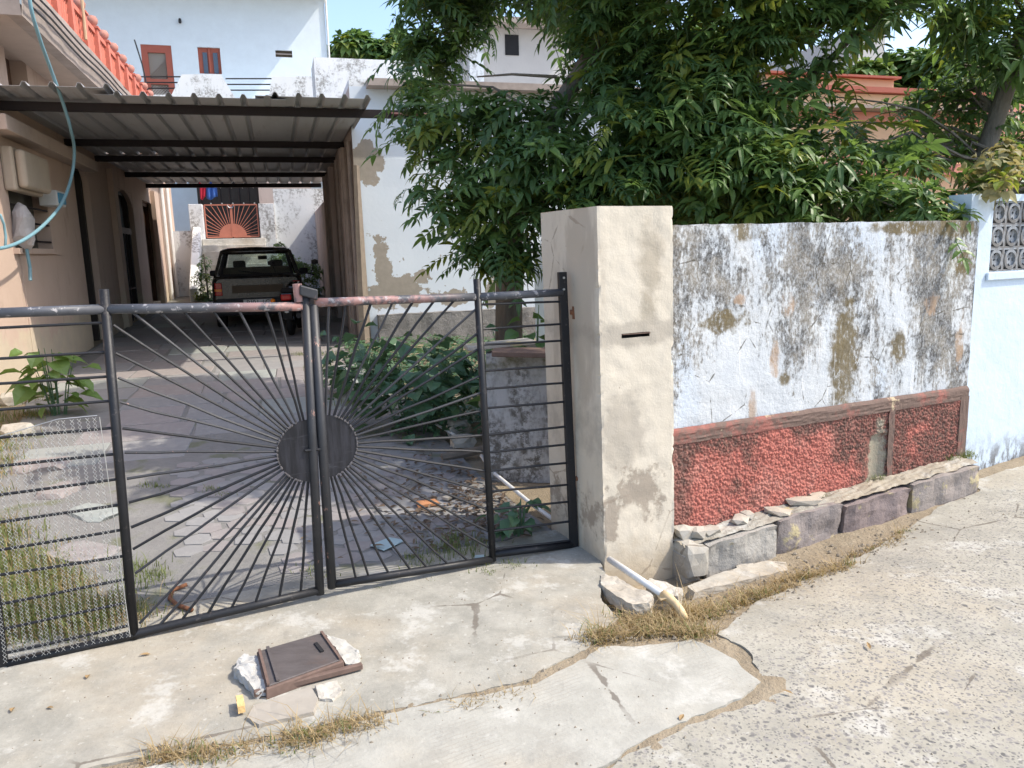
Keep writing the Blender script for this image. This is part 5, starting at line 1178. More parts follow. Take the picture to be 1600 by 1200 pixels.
# tree over the inner wall (left part of the crown)
tb = at(792, 520, 7.4); tA = Vector((tb.x, 7.4, g_(tb.x, 7.4)))
blA = [(690,215,6.7,.38),(668,165,6.9,.32),(640,225,6.8,.2),(755,205,6.6,.40),(845,195,6.5,.42),(720,290,6.5,.38),(675,300,6.6,.22),(800,280,6.3,.46),(880,255,6.2,.46),(960,230,6.1,.5),(770,355,6.4,.36),(845,330,6.2,.36),(800,405,6.4,.26),(735,395,6.5,.2),(760,420,6.5,.16),(705,355,6.5,.22),(910,320,6.1,.26),(815,430,6.3,.18),
       (690,20,8.6,.55),(668,85,8.6,.32),(720,-40,8.6,.6),(800,-35,8.4,.42),(885,-10,8.0,.42),(940,50,7.2,.45),(930,140,7.2,.34),(990,150,6.6,.5),(870,-60,7.6,.6),(960,-10,7.0,.55),(740,-140,8.0,.8),(900,-200,7.5,.9),(1000,-120,7,.8),(800,-300,7.6,1.0),(1000,-330,7.2,1.0),(655,130,7.6,.28),(690,70,8.5,.38),(735,5,8.6,.3)]  # highest blobs lie unseen above the view, added for their shadow
shadeA = [(Vector(p), r_) for p, r_ in [((.3,7.6,5.0),.85),((1.2,7.2,5.4),.95),((.9,8.3,5.6),.9),((2.0,7.6,6.0),.95),((-.2,8.4,5.1),.65),((2.2,6.6,5.4),.8),((1.1,4.95,3.95),.45),((1.5,5.5,4.1),.6),((.9,5.8,4.15),.55),((1.9,5.1,4.5),.5),((2.3,4.75,4.0),.4),((.3,5.6,4.0),.45)]]  # unseen blobs above the view, added to cast shade on the drive
T1 = at(800,330,7.2); T2 = at(860,190,7.1); T3 = at(950,40,7.1)
trA = [(tA, [tA, at(795,440,7.35), T1, T2, T3, at(960,-160,7.2)], [.15,.13,.11,.09,.07,.04]),
       (None, [at(1055,150,6.9), at(1030,105,6.9), at(1000,65,6.95), at(960,20,7.0)], [.075,.07,.06,.05]), (None, [T1, at(960,260,6.9), at(1055,150,6.9)], [.09,.085,.075]), (None, [at(870,120,6.5), at(800,116,6.5), at(745,120,6.5)], [.014,.010,.006])]
make_tree('dark leafy tree over the drive behind the right gate leaf', B(blA)+shadeA, trA, 5, 280, density=1.75, yel=.07, mid=.28, shrink=.06)
blB = [(1050,215,6.0,.5),(1140,235,5.9,.5),(1225,275,5.7,.4),(1310,285,5.6,.34),(1390,305,5.55,.28),(1460,320,5.5,.22),(1500,325,5.3,.17),(1515,335,4.95,.14),(1440,322,5.2,.2),(1482,336,5.05,.18),(1395,322,5.3,.2),(1100,300,5.8,.4),(1180,315,5.7,.34),(1010,285,5.9,.38),(1270,320,5.6,.26),(1350,322,5.6,.22),(1420,330,5.5,.18),(1230,235,5.8,.24),
       (1080,60,6.3,.5),(1180,30,6.1,.5),(1100,140,6.2,.42),(1245,45,6.1,.36),(1330,0,6.0,.36),(1410,5,5.9,.32),(1200,150,6.2,.34),(1010,70,6.6,.5),(1150,110,6.4,.35),(1270,130,6.2,.22),
       (1080,210,7.2,.7),(1200,260,7.0,.6),(1030,300,7.2,.6),(1140,330,6.9,.5),(1260,320,6.9,.42),(1340,340,6.8,.3),(960,330,7.2,.5),(1100,340,6.5,.4),(1200,350,6.5,.35),(1280,355,6.4,.25),
       (1100,-120,6.6,.8),(1250,-120,6.4,.7),(1380,-80,6.2,.6),(1180,-260,6.8,1.0),(1350,-240,6.6,.9)]  # unseen crown over the view, added for the shadow it casts
b0 = at(1180,420,6.6); b0 = Vector((b0.x, 6.6, .05))
trB = [(b0, [b0, at(1178,300,6.6), at(1172,180,6.6), at(1168,70,6.5), at(1180,-60,6.5)], [.11,.10,.085,.075,.05]), (None, [at(1172,180,6.6), at(1250,140,6.4), at(1330,60,6.2)], [.05,.04,.02])]
make_tree('leafy tree with upright trunk rising behind the whitewashed wall', B(blB), trB, 9, 290, density=1.75, yel=.14, mid=.45, shrink=.06)  # larger share of pale and yellow sprays puts sunlight into the leaf colour
blC = [(1500,30,6.4,.36),(1580,50,6.4,.4),(1470,-10,6.2,.36),(1560,-40,6.4,.5),(1640,60,6.4,.5),(1600,150,7.2,.4),(1640,230,7.4,.5),(1590,200,7.6,.25),(1480,175,6.9,.2),(1430,200,7.0,.24),(1500,205,7.0,.22),(1390,175,7.2,.16),(1440,150,7.2,.15),(1540,100,6.8,.2),(1460,145,7.0,.26),(1425,235,6.5,.26),(1480,245,6.6,.26),(1520,165,7,.2),(1330,215,6.4,.17),(1375,255,6.1,.24),(1295,150,6.4,.14),(1440,275,6.1,.24),(1545,285,6.0,.18),(1300,190,6.6,.2),(1255,190,6.4,.26),(1500,130,7.0,.22),(1560,230,6.9,.22)]
c0 = at(1500,345,6.6); c0 = Vector((c0.x, 6.6, .05))
trC = [(c0, [c0, at(1535,250,6.6), at(1560,175,6.6), at(1583,110,6.6), at(1600,20,6.6)], [.085,.075,.07,.062,.045]), (None, [at(1545,225,6.6), at(1490,200,6.8), at(1420,190,7.0)], [.017,.012,.008])]
make_tree('tree with grey leaning trunk above the blue wall', B(blC), trC, 21, 260, density=1.5, yel=.1, mid=.3, shrink=.07)
# background trees, each far
small = [spray(300+i, 8, .3, .13) for i in range(3)]
def bgtree(label, x, y, d, r_, lobes, seed, m_='leaf', sc=1.6, zb=.4, group='trees in the background', dens=.9):
    rg_ = random.Random(seed); c = at(x, y, d); base = Vector((c.x, d, zb))
    bl = [(c+Vector((rg_.uniform(-1,1)*r_*1.3, rg_.uniform(-.6,.6)*r_, rg_.uniform(-.5,.5)*r_)), r_*rg_.uniform(.45,.75)) for i in range(lobes)]
    make_tree(label, bl, [(base, [base, base.lerp(c, .6), c], [r_*.12, r_*.1, r_*.05])], seed, 0, m_, dens, .05, group, vars_=small, sc=sc, mm='leaflight', name='background_tree')
bgtree('low dark tree top beyond the weathered parapet, beside the tall white house', 540, 85, 48, 1.3, 6, 41, sc=2.6)
bgtree('rounded tree top on the skyline beyond the parapet', 597, 82, 46, 1.3, 6, 42, sc=2.6)
bgtree('pale green bush tree in front of the white building on the right', 1420, 130, 16, .75, 7, 43, 'bushleaf', 1.0)
bgtree('bright green tree far behind the upright trunk', 1150, 115, 14, .8, 6, 44, 'bushleaf', 1.2)
bgtree('green tree far behind the leaning trunk at the right edge', 1590, 110, 15, 1.0, 7, 45, 'leaflight', 1.2)

# ------------------------------------------------------------------ buildings seen through the trees
def lbox(o, nm, m_, x0, x1, y0, y1, z0, z1, bev=0):
    t = o
    while t.parent: t = t.parent
    c = t.location; return MB().box(x0-c.x, x1-c.x, y0-c.y, y1-c.y, z0, z1).build(nm, m_, o, bev=bev)
ph = thing('peach_house', 'peach house with pink bands seen through the leaves on the right', 'house', loc=(at(1400,180,13.5).x,13.5,0), rz=R(17))
D = 13.5
def wx(px, py=180, d=D): return at(px, py, d).x
def wz(py, px=1350, d=D): return at(px, py, d).z
lbox(ph, 'wall', M['peach'], wx(1180), wx(1580), D, D+6, .3, wz(150)); lbox(ph, 'upper_wall', M['peach'], wx(1180), wx(1418), D+.3, D+6, wz(149), wz(120))
lbox(ph, 'coping', M['winred'], wx(1178), wx(1424), D+.2, D+6, wz(119.5), wz(116)); lbox(ph, 'coping', M['winred'], wx(1178), wx(1584), D-.12, D+.25, wz(149), wz(141))
lbox(ph, 'cornice', M['slabedge'], wx(1178), wx(1586), D-.35, D-.002, wz(178), wz(173)); lbox(ph, 'pink_band', M['pinkband'], wx(1180), wx(1580), D-.06, D-.003, wz(192), wz(179))
for a, b in ((1300, 1345), (1480, 1520)):
    wo = lbox(ph, 'window', M['brown'], wx(a), wx(b), D-.02, D+.02, wz(245), wz(205)); lbox(wo, 'sill', M['pinkband'], wx(a)-.08, wx(b)+.08, D-.2, D-.021, wz(250), wz(246))
lbox(ph, 'base_band', M['pinkband'], wx(1180), wx(1590), D-.1, D-.004, wz(275), wz(258))
lbox(ph, 'gate_block', M['pinkband'], wx(1455), wx(1500), D-1.5, D-1.2, .3, wz(160, 1350, D-1.5))
wh_ = thing('white_block', 'white building with grey tower behind the peach house', 'building', loc=(at(1400,100,22).x,22,0), rz=R(17)); D2 = 22
wx2 = lambda p: at(p, 100, D2).x; wz2 = lambda p: at(1380, p, D2).z
lbox(wh_, 'wall', M['white'], wx2(1360), wx2(1470), D2, D2+6, .3, wz2(84)); lbox(wh_, 'tower', plain('grey_plaster', (.48,.48,.47), .9, .12, 2), wx2(1300), wx2(1356), D2-.4, D2+4, .3, wz2(60)); lbox(wh_, 'parapet_band', plain('pale_blue_band', (.5,.6,.68), .85, .1, 2), wx2(1358), wx2(1472), D2-.1, D2-.002, wz2(92), wz2(84))
for a in (1380, 1420): lbox(wh_, 'window', M['dark'], wx2(a), wx2(a+22), D2-.03, D2-.003, wz2(126), wz2(104))
rf = thing('rooftop_room', 'small grey rooftop room with a slab roof seen above the tree', 'building', loc=(at(760,60,15.5).x,15.5,0), rz=R(14)); D3 = 15.5
a3 = lambda px, py: at(px, py, D3)
k = NM('dusty_grey_plaster', .9, .15); M['dusty'] = k.out(k.mix(k.noise(2, 5), (.42,.40,.38), (.54,.51,.48)), k.bump(k.noise(18, 5), .3, .01))
lbox(rf, 'wall', M['dusty'], a3(722,60).x, a3(905,60).x, D3, D3+3, 2.5, a3(800,42).z); lbox(rf, 'pilaster', M['dirtywhite'], a3(730,60).x, a3(752,60).x, D3-.12, D3-.002, 3, a3(740,42).z)
lbox(rf, 'roof_slab', M['slabedge'], a3(712,36).x, a3(915,36).x, D3-.4, D3+3.2, a3(800,41.5).z, a3(800,33).z)
lbox(rf, 'window', M['dark'], a3(790,70).x, a3(812,70).x, D3-.02, D3+.05, a3(800,84).z, a3(800,52).z)
gw = thing('garden_house', 'pale building wall glimpsed between the leaves behind the tree', 'building', loc=(0,0,0))
lbox(gw, 'wall', M['dusty'], at(860,300,14).x, at(1110,300,14).x, 14.0, 16, .3, at(960,180,14).z); lbox(gw, 'coping', M['slabedge'], at(858,300,14).x, at(1112,300,14).x, 13.9, 16, at(960,179.5,14).z, at(960,174,14).z)
lbox(gw, 'window', M['dark'], at(980,300,14).x, at(1030,300,14).x, 13.97, 14.05, 1.6, 2.7)
iw2 = MB().box(at(835,400,9.5).x, at(1000,400,9.5).x, 9.5, 9.7, .1, at(850,385,9.5).z).build('side_wall', M['peel']); tag(iw2, 'low white garden wall beyond the tree trunk', 'wall')

# ------------------------------------------------------------------ low mossy wall inside the gate
p0 = gz(765, 742, .05); p1 = at(905, 720, 4.95); iwf = thing('low_wall', 'low mossy whitewashed planter wall behind the right gate leaf', 'wall', loc=(0,0,0))
zt2 = at(765, 553, p0.y).z; d_ = Vector((1.55, -.25, 0)); A0 = Vector((p0.x, p0.y, 0))
nrm = Vector((-d_.y, d_.x, 0)).normalized()
mb = MB(); pgrid(lambda a, b: A0+d_*a+nrm*(.012*nz(a*3, b*3, 1, 2))+Vector((0,0,b+(.03*nz(a*4, 1, 2, 1.5) if b > zt2-.05 else 0))), 0, 1, 0, zt2, 40, 30, mb)
pgrid(lambda a, b: A0+nrm*a*.9+Vector((0,0,b)), 1, 0, 0, zt2, 20, 24, mb); pgrid(lambda a, b: A0+d_*a+nrm*b*.22+Vector((0,0,zt2+.03*nz(a*4, 1, 2, 1.5)*(b < .1)+.02*nz(a*5, b*3, 3, 2))), 0, 1, 0, 1, 40, 5, mb); pgrid(lambda a, b: A0+d_*a+nrm*.22+Vector((0,0,b)), 1, 0, 0, zt2, 10, 6, mb)
mb.build('plaster_face', M['mossy'], iwf)
sb = MB()
for i, (x, y, z, rz_, m_) in enumerate([(.55,.1,0,.1,0), (.95,.08,.05,-.2,0)]): pass
st_ = at(815, 548, 5.1); tag(MB().hexa([Vector(p) for p in ((st_.x-.2,5.0,zt2+.005),(st_.x+.3,4.93,zt2-.01),(st_.x+.32,5.2,zt2-.01),(st_.x-.18,5.25,zt2+.005),(st_.x-.2,5.0,zt2+.04),(st_.x+.3,4.93,zt2+.025),(st_.x+.32,5.2,zt2+.025),(st_.x-.18,5.25,zt2+.04))]).build('stone_plank', M['hatchrust'], bev=.006), 'reddish brown stone plank lying on the low mossy wall', 'plank')
tag(MB().hexa([Vector(p) for p in ((st_.x-.36,5.12,zt2+.03),(st_.x+.1,5.28,zt2+.045),(st_.x+.05,5.45,zt2+.045),(st_.x-.4,5.3,zt2+.03),(st_.x-.36,5.12,zt2+.06),(st_.x+.1,5.28,zt2+.075),(st_.x+.05,5.45,zt2+.075),(st_.x-.4,5.3,zt2+.06))]).build('flat_stone', M['kerb0'], bev=.006), 'flat grey stone slab lying on the low mossy wall', 'stone')
# earth bed behind it
mb = MB(); pgrid(lambda a, b: A0+d_*a+nrm*(.25+b)+Vector((0,0,zt2-.06+.05*nz(a*3, b*3, 4, 2)-.25*max(0, b-.8))), 0, .93, 0, 1.6, 30, 20, mb); o = mb.build('earth_bed', M['soil']); tag(o, kind='structure')

# ------------------------------------------------------------------ shrub and plants
def heart(seed, L_=.16, W_=.13):
    mb = MB(); leafblade(mb, (0,0,0), (1,0,.1), Vector((0,0,1)), L_, W_*1.25, .45, .3); return mb
def plant(name, label, base, n, rad, hgt, m_, leafL, seed, group=None, nst=6, cat='plant', up=.2, stuffextra=0):
    rg_ = random.Random(seed); t = thing(name, label, cat, loc=base, group=group)
    meshes = [heart(seed+i, leafL*rg_.uniform(.8, 1.15), leafL*rg_.uniform(.7, .95)).mesh('leaf', M[m_]) for i in range(4)]
    st = []
    for i in range(nst):
        a = rg_.uniform(0, 6.28); q = Vector((math.cos(a)*rad[0]*rg_.uniform(.2,.9), math.sin(a)*rad[1]*rg_.uniform(.2,.9), hgt*rg_.uniform(.6,1)))
        b_ = Vector((q.x*.3, q.y*.3, 0)); st.append((b_, q)); MB().tube([b_, b_.lerp(q, .5)+Vector((0,0,.06)), q], [.008,.006,.003], 5).build('stem', M['shrub'], t)
    for i in range(n):
        b_, q = rg_.choice(st); c = b_.lerp(q, rg_.uniform(.25, 1.0)); c += Vector((rg_.gauss(0,1)*rad[0]*.3, rg_.gauss(0,1)*rad[1]*.3, rg_.gauss(0,1)*hgt*.1)); c.z = max(.03, c.z)
        o = bpy.data.objects.new('leaf', rg_.choice(meshes)); col.objects.link(o); o.parent = t; o.location = c; o.rotation_euler = (rg_.uniform(-.5,.5), rg_.uniform(-.35,.5), math.atan2(c.y, c.x)+rg_.uniform(-1,1)); s_ = rg_.uniform(.65, 1.25); o.scale = (s_,)*3
    return t
sb_ = gz(655, 690, .08)
def shrubat(px, py, d, **k_):
    p = at(px, py, d); return Vector((p.x, d, drive_z(p.x, d)))
plant('shrub', 'broad leaved green shrub growing beside the low mossy wall', shrubat(650,640,6.5), 290, (.62,.5), .85, 'shrub', .15, 51, nst=14, cat='shrub')
plant('shrub', 'low weedy shrub in front of the grey plinth', shrubat(560,560,8.2), 120, (.5,.4), .6, 'shrub', .13, 52, nst=8, cat='shrub')
plant('shrub', 'dark weed clump under the tree trunk beside the pillar', shrubat(830,560,5.8), 110, (.45,.3), 1.15, 'leaf', .12, 53, nst=9, cat='shrub')
pb = gz(92, 655, .08); plant('leafy_plant', 'young broad leaved plant by the sunlit salmon wall', (pb.x, pb.y, .08), 46, (.24,.2), .72, 'bushleaf', .17, 54, nst=9)
pb = gz(812, 838, .03); plant('seedling', 'small green seedling behind the right gate leaf', (pb.x, pb.y, .04), 26, (.14,.1), .2, 'shrub', .09, 55, nst=5)
pb = gz(1440, 845, .02)
bx_ = HF.P(455, 430, 22.6); w_ = HF.W((bx_.x, 22.6, .4)); bushv = [spray(500+i, 9, .13, .05) for i in range(4)]
make_tree('bright green bush beside the back steps, right of the parked car', [(HF.W((bx_.x+dx, 22.6+dy, z)), r_) for dx, dy, z, r_ in ((0,0,.9,.4),(.35,.1,.7,.4),(-.15,0,1.5,.28),(.5,-.1,1.1,.3),(.15,.1,1.3,.3),(-.25,.1,1.9,.16),(.6,0,.5,.35))], [(w_, [w_, w_+Vector((0,0,.6)), w_+Vector((-.05,0,1.4))], [.03,.02,.01])], 61, 0, 'bushleaf', 1.6, .1, 'bushes by the back steps', vars_=bushv, sc=.9, name='bush', mm='leaflight')
bx_ = HF.P(322, 430, 22.0); w_ = HF.W((bx_.x, 22.0, .4))
make_tree('pale grey green bush beside the back steps, left of the parked car', [(HF.W((bx_.x+dx, 22.0, z)), r_) for dx, z, r_ in ((0,.7,.32),(-.1,1.1,.26),(.05,1.45,.18),(.1,.5,.3))], [(w_, [w_, w_+Vector((0,0,.6)), w_+Vector((0,0,1.3))], [.03,.02,.01])], 62, 0, 'shrub', 1.3, .1, 'bushes by the back steps', vars_=bushv, sc=.9, name='bush', mm='bushleaf')
# creeper over the blue wall
cr = [(GF.W((4.35+i*.28, VB+.05+.08*(i % 2), btop+.1+.06*math.sin(i*2))), .2) for i in range(8)]
rb = GF.W((4.6, VB+.4, 0)); make_tree('faded creeper sprawling along the top of the blue wall', cr, [(rb, [rb, GF.W((4.6,VB+.35,.9)), GF.W((4.7,VB+.2,btop))], [.02,.018,.012])], 71, 0, 'creeper', 1.5, .12, None, vars_=[spray(600+i, 7, .12, .07) for i in range(4)], sc=.8, name='creeper', mm='leaflight')

# ------------------------------------------------------------------ pipe, hatch, rubble, litter
pp = [gz(640,640,.12), gz(752,712,.09), gz(775,742,.08), gz(830,790,.06), gz(892,838,.05)]
o = MB().tube([gz(752,712,.10), gz(768,736,.06), gz(830,787,.045), gz(893,832,.04)], .013, 8).build('water_pipe', M['pvc'], smooth=True); tag(o, 'thin white plastic pipe running along the drive behind the gate', 'pipe')
o = MB().tube([gz(668,655,.14), gz(690,668,.13), gz(728,690,.10)], .011, 8).build('water_pipe', M['pvc'], smooth=True); tag(o, 'short white pipe end showing under the shrub', 'pipe')
dp = thing('drain_pipe', 'white plastic pipe with a yellowed bend sticking out under the pillar', 'pipe', loc=(0,0,0))
pa, pb2 = gz(952, 874, .045), gz(1038, 931, .035)
o = MB().tube([pa, pb2], .0165, 12).build('straight_pipe', M['pvc'], dp); shade(o)
el = [pb2-(pb2-pa).normalized()*.02, pb2+(pb2-pa).normalized()*.03]
pc, pd = gz(1056, 942, .03), gz(1068, 966, -.005)
o = MB().tube([gz(1036,929,.037), gz(1046,935,.036), gz(1056,944,.03), gz(1064,955,.018), gz(1070,968,-.01)], [.021,.021,.018,.018,.018], 12).build('bent_end', M['oldpvc'], dp, smooth=True)
MB().hexa([gz(1026,931,.0), gz(1042,926,.03), gz(1050,934,.04), gz(1032,941,.0), gz(1026,930,.03), gz(1042,925,.055), gz(1050,932,.055), gz(1032,939,.03)]).build('cracked_collar', M['oldpvc'], dp, bev=.004)
def chunk(name, label, pxs, z0, z1, m_, cat='rubble', amp=.008, group=None, tilt=None):
    b = [gz(x, y, z1) for x, y in pxs]; n = len(b); c = sum(b, Vector())/n
    bm = bmesh.new(); vt = []; 
    top = [bm.verts.new((p.x, p.y, z1+(tilt[0]*(p.x-c.x)+tilt[1]*(p.y-c.y) if tilt else 0))) for p in b]; bot = [bm.verts.new((p.x+(p.x-c.x)*.04, p.y+(p.y-c.y)*.04, z0)) for p in b]
    bm.faces.new(top); bm.faces.new(bot[::-1])
    for i in range(n): bm.faces.new((top[i], bot[i], bot[(i+1) % n], top[(i+1) % n]))
    bmesh.ops.triangulate(bm, faces=[f for f in bm.faces if len(f.verts) > 4])
    bmesh.ops.subdivide_edges(bm, edges=bm.edges[:], cuts=3, use_grid_fill=True); bmesh.ops.triangulate(bm, faces=bm.faces[:]); bmesh.ops.subdivide_edges(bm, edges=bm.edges[:], cuts=1)
    for v in bm.verts: v.co += noise.noise_vector(v.co*14)*amp+noise.noise_vector(v.co*40)*amp*.6+noise.noise_vector(v.co*110)*amp*.3
    me = bpy.data.meshes.new(name); bm.normal_update(); bm.to_mesh(me); bm.free(); me.materials.append(m_); o = bpy.data.objects.new(name, me); col.objects.link(o); tag(o, label, cat, group); return o
chunk('broken_concrete', 'broken concrete slab edge under the white drain pipe', [(938,893),(962,897),(985,915),(1020,932),(1015,946),(988,948),(955,925),(940,910)], -.03, .022, M['rubble'], tilt=(.05,-.05))
chunk('broken_concrete', 'pale concrete lump right of the white drain pipe', [(1014,905),(1040,909),(1066,920),(1060,932),(1036,930),(1010,916)], -.09, -.005, M['rubble'])
for i, (pxs, lab) in enumerate([([(1140,890),(1200,876),(1228,878),(1232,890),(1170,905),(1085,925),(1075,915)], 'flat broken concrete slab between grey kerb stone and dry grass'), ([(1150,884),(1176,880),(1186,888),(1160,896)], 'small flat concrete piece against the grey kerb stone')]):
    c = GF.L(gz(*pxs[0])); chunk('concrete_fragment', lab, pxs, -.16, (lambda p: road_z(p.x, p.y)+.012)(gz(sum(q[0] for q in pxs)/len(pxs), sum(q[1] for q in pxs)/len(pxs), -.06)), M['rubble'], amp=.006)
ht = thing('steel_hatch', 'rusty steel inspection hatch set in the concrete apron', 'hatch', loc=(0,0,0))
hz = .042; a, b, c, d = gz(401,1018,hz), gz(505,988,hz), gz(537,1033,hz), gz(416,1077,hz)
sc_ = lambda p, q, t: p.lerp(q, t)
ce = (a+b+c+d)/4
def quadslab(pts, z0, z1, grow=0): return [Vector((p.x+(p.x-ce.x)*grow, p.y+(p.y-ce.y)*grow, z0)) for p in pts]+[Vector((p.x, p.y, z1)) for p in pts]
ring_ = [d, c, b, a]
MB().hexa(quadslab(ring_, .0, hz, .02)).build('frame', M['hatchrust'], ht, bev=.004)
ins = [ce+(p-ce)*.93 for p in ring_]; lid = MB().hexa(quadslab(ins, hz-.002, hz+.006)).build('lid', M['hatch'], ht, bev=.003)
e1, e2 = sc_(ins[3], ins[2], .13), sc_(ins[0], ins[1], .13); MB().bar(e1+Vector((0,0,.012)), e2+Vector((0,0,.012)), .012, .006).build('rib', M['hatch'], lid)
m1, m2 = sc_(sc_(ins[3], ins[2], .82), sc_(ins[0], ins[1], .82), .3), sc_(sc_(ins[3], ins[2], .84), sc_(ins[0], ins[1], .84), .62)
MB().bar(m1+Vector((0,0,.0095)), m2+Vector((0,0,.0095)), .014, .005).build('hand_slot', M['dark'], lid)
for p, q in ((ins[3], ins[0]), (ins[2], ins[1])): MB().bar(p+Vector((0,0,.010)), q+Vector((0,0,.010)), .010, .008).build('edge_strip', M['hatchrust'], ht)
o = MB().bar(gz(397,1084,.02), gz(566,1040,.02), .022, .022).build('angle_iron', M['hatchrust'], bev=.003); tag(o, 'rusty iron bar along the front edge of the hatch', 'bar')
chunk('cement_lump', 'white cement lump on the left side of the hatch', [(368,1030),(385,1022),(404,1026),(416,1052),(418,1075),(400,1080),(382,1062),(366,1045)], 0, .034, plain('pale_cement', (.40,.395,.375), .92, .2, 9), 'cement', .016)
chunk('cement_collar', 'pale cement fillet on the right side of the hatch', [(508,992),(540,1000),(562,1018),(560,1038),(540,1036),(522,1008)], .0, .026, plain('cement_fillet', (.44,.43,.39), .92, .2, 9), 'cement', .008)
chunk('stone_slab', 'pinkish stone slab in front of the hatch', [(400,1100),(485,1073),(497,1090),(490,1112),(405,1132),(385,1120)], -.01, .013, plain('pinkish_stone', (.34,.31,.265), .9, .18, 6), 'stone', .003)
chunk('concrete_chip', 'broken concrete corner beside the pinkish slab in front of hatch', [(494,1072),(528,1062),(532,1080),(520,1090),(500,1090)], -.01, .012, M['rubble'], 'rubble', .008)
chunk('brick_chip', 'yellow brick chip lying left of the hatch', [(369,1086),(380,1084),(383,1101),(372,1104)], .012, .04, M['yellowchip'], 'brick', .004)
for i, (x, y) in enumerate([(745,665),(705,668),(722,690),(668,690),(700,645)]): pass
tag(rock(gz(716,668,.14), (.11,.07,.07), 3, M['rubble'], 'boulder', rz=.4), 'rounded stone beside the low mossy wall, upper one', 'stone'); tag(rock(gz(722,690,.10), (.10,.06,.06), 8, M['rubble'], 'boulder', rz=.2), 'angular brownish stone beside the low mossy wall, lower one', 'stone')
lg = MB().tube([gz(690,715,.06), gz(725,708,.07), gz(765,700,.09)], [.035,.04,.03], 8); roughen(lg, .012, 9); o = lg.build('log', M['wood']); tag(o, 'grey rotten log at the foot of the low mossy wall', 'log')
for i, (x, y, rz_, m_, r_, lab) in enumerate([(668,790,.3,'redbrick',(.07,.045),'orange brick fragment lying on the drive behind the right gate leaf'),(702,780,1.0,'rubble',(.05,.025),'pale stone chip on the drive beside the orange brick fragment'),(606,848,.9,'bluetile',(.085,.06),'pale blue tile piece lying on the drive behind right gate leaf'),(750,866,.1,'bluetile',(.03,.02),'tiny blue wrapper scrap at the foot of the gate post'),(652,742,.4,'pvc',(.025,.015),'tiny white scrap lying on the drive')]):
    p = gz(x, y, .03); z = drive_z(p.x, p.y)+.014; c_, s_ = math.cos(rz_), math.sin(rz_); hx_, hy_ = r_
    pts = [(p.x+c_*u-s_*v, p.y+s_*u+c_*v) for u, v in ((-hx_,-hy_),(hx_,-hy_*.8),(hx_*.8,hy_),(-hx_*.9,hy_))]
    tag(MB().prism(pts, lambda a, b, d: (a, b, d), z, z+(.02 if i < 2 else .006)).build('fragment', M[m_], bev=.003), lab, 'fragment')
# bent rod on the ground inside the left leaf
tag(MB().tube([gz(292,913,.03), gz(270,922,.02), gz(265,935,.02), gz(278,946,.02), gz(300,953,.02)], .010, 8).build('bent_rod', M['rust'], smooth=True), 'bent rusty rod lying inside the left gate leaf', 'rod')
# stones and slabs among the weeds on the left
for i, (x, y, r_, m_) in enumerate([(60,735,(.22,.16,.05),'slab3'),(30,690,(.14,.12,.1),'rubble'),(95,770,(.16,.12,.05),'slab3'),(20,640,(.16,.12,.09),'rubble'),(120,860,(.2,.14,.03),'slab0'),(40,620,(.13,.1,.1),'rubble'),(150,800,(.12,.2,.03),'slab1')]):
    lab = ['pinkish flat stone among weeds left of drive','dark rough stone behind the wire mesh','small pinkish stone below the larger flat stone in weeds','pale rough block by the sunlit wall foot','mauve flat stone low behind the wire mesh','pale stone under the young broad leaved plant','greenish paving piece at the left edge of the drive'][i]
    p = gz(x, y, .05); tag(rock((p.x, p.y, drive_z(p.x, p.y)), r_, 20+i, M[m_], 'weed_stone', rz=i*.7), lab, 'stone')
# fallen leaves
for i, (x, y) in enumerate([(138,1050),(235,1018),(470,845),(480,848),(20,1100),(72,1100),(1240,1080),(1360,1010),(1062,1120)]):
    p = gz(x, y, .02); mb = MB(); a = random.uniform(0, 6.28); leafblade(mb, (0,0,0), (math.cos(a), math.sin(a), .05), Vector((0,0,1)), random.uniform(.03,.05), random.uniform(.012,.022), -.1, .6)
    q = GF.L(p); z = (apron_z(p.x, p.y) if q.y < .1 else drive_z(p.x, p.y)+.012)+.003; o = mb.build('fallen_leaf', M['dryleaf']); o.location = (p.x, p.y, z); tag(o, ['dry fallen leaf on the apron below the left gate post', 'dry fallen leaf on the apron near the left leaf bottom rail', 'dry fallen leaf on the drive behind the closing posts, left one', 'dry fallen leaf on the drive behind the closing posts, right one', 'dry fallen leaf on the apron nearest the left picture edge', 'dry fallen leaf on the apron left of the hatch', 'dry fallen leaf on the road right of the curved dirt joint', 'dry fallen leaf on the road furthest right', 'dry fallen leaf on the broom finished concrete patch'][i], 'leaf', 'dry fallen leaves')

# ------------------------------------------------------------------ grass and litter (uncountable)
def blades(name, spots, m_, label, n_each, hh, wd, sprd, zf, seed, lean=.6):
    rg_ = random.Random(seed); mb = MB()
    for x, y, s_ in spots:
        for i in range(int(n_each*s_)):
            px_, py_ = x+rg_.gauss(0,1)*sprd*s_, y+rg_.gauss(0,1)*sprd*s_*.7; z = zf(px_, py_); a = rg_.uniform(0, 6.28); h_ = hh*rg_.uniform(.4, 1.2)*s_; l_ = lean*rg_.random()*h_*1.3
            d = Vector((math.cos(a), math.sin(a), 0)); sd = Vector((-d.y, d.x, 0))*wd*.5; b_ = Vector((px_, py_, z-.005)); m1_ = b_+d*l_*.35+Vector((0,0,h_*.6)); t_ = b_+d*l_+Vector((0,0,h_*rg_.uniform(.6,1)))
            n = len(mb.v); mb.v += [tuple(b_-sd), tuple(b_+sd), tuple(m1_+sd*.7), tuple(m1_-sd*.7), tuple(t_)]; mb.f += [(n,n+1,n+2,n+3),(n+3,n+2,n+4)]
    o = mb.build(name, M[m_]); tag(o, label, 'grass', kind='stuff'); return o
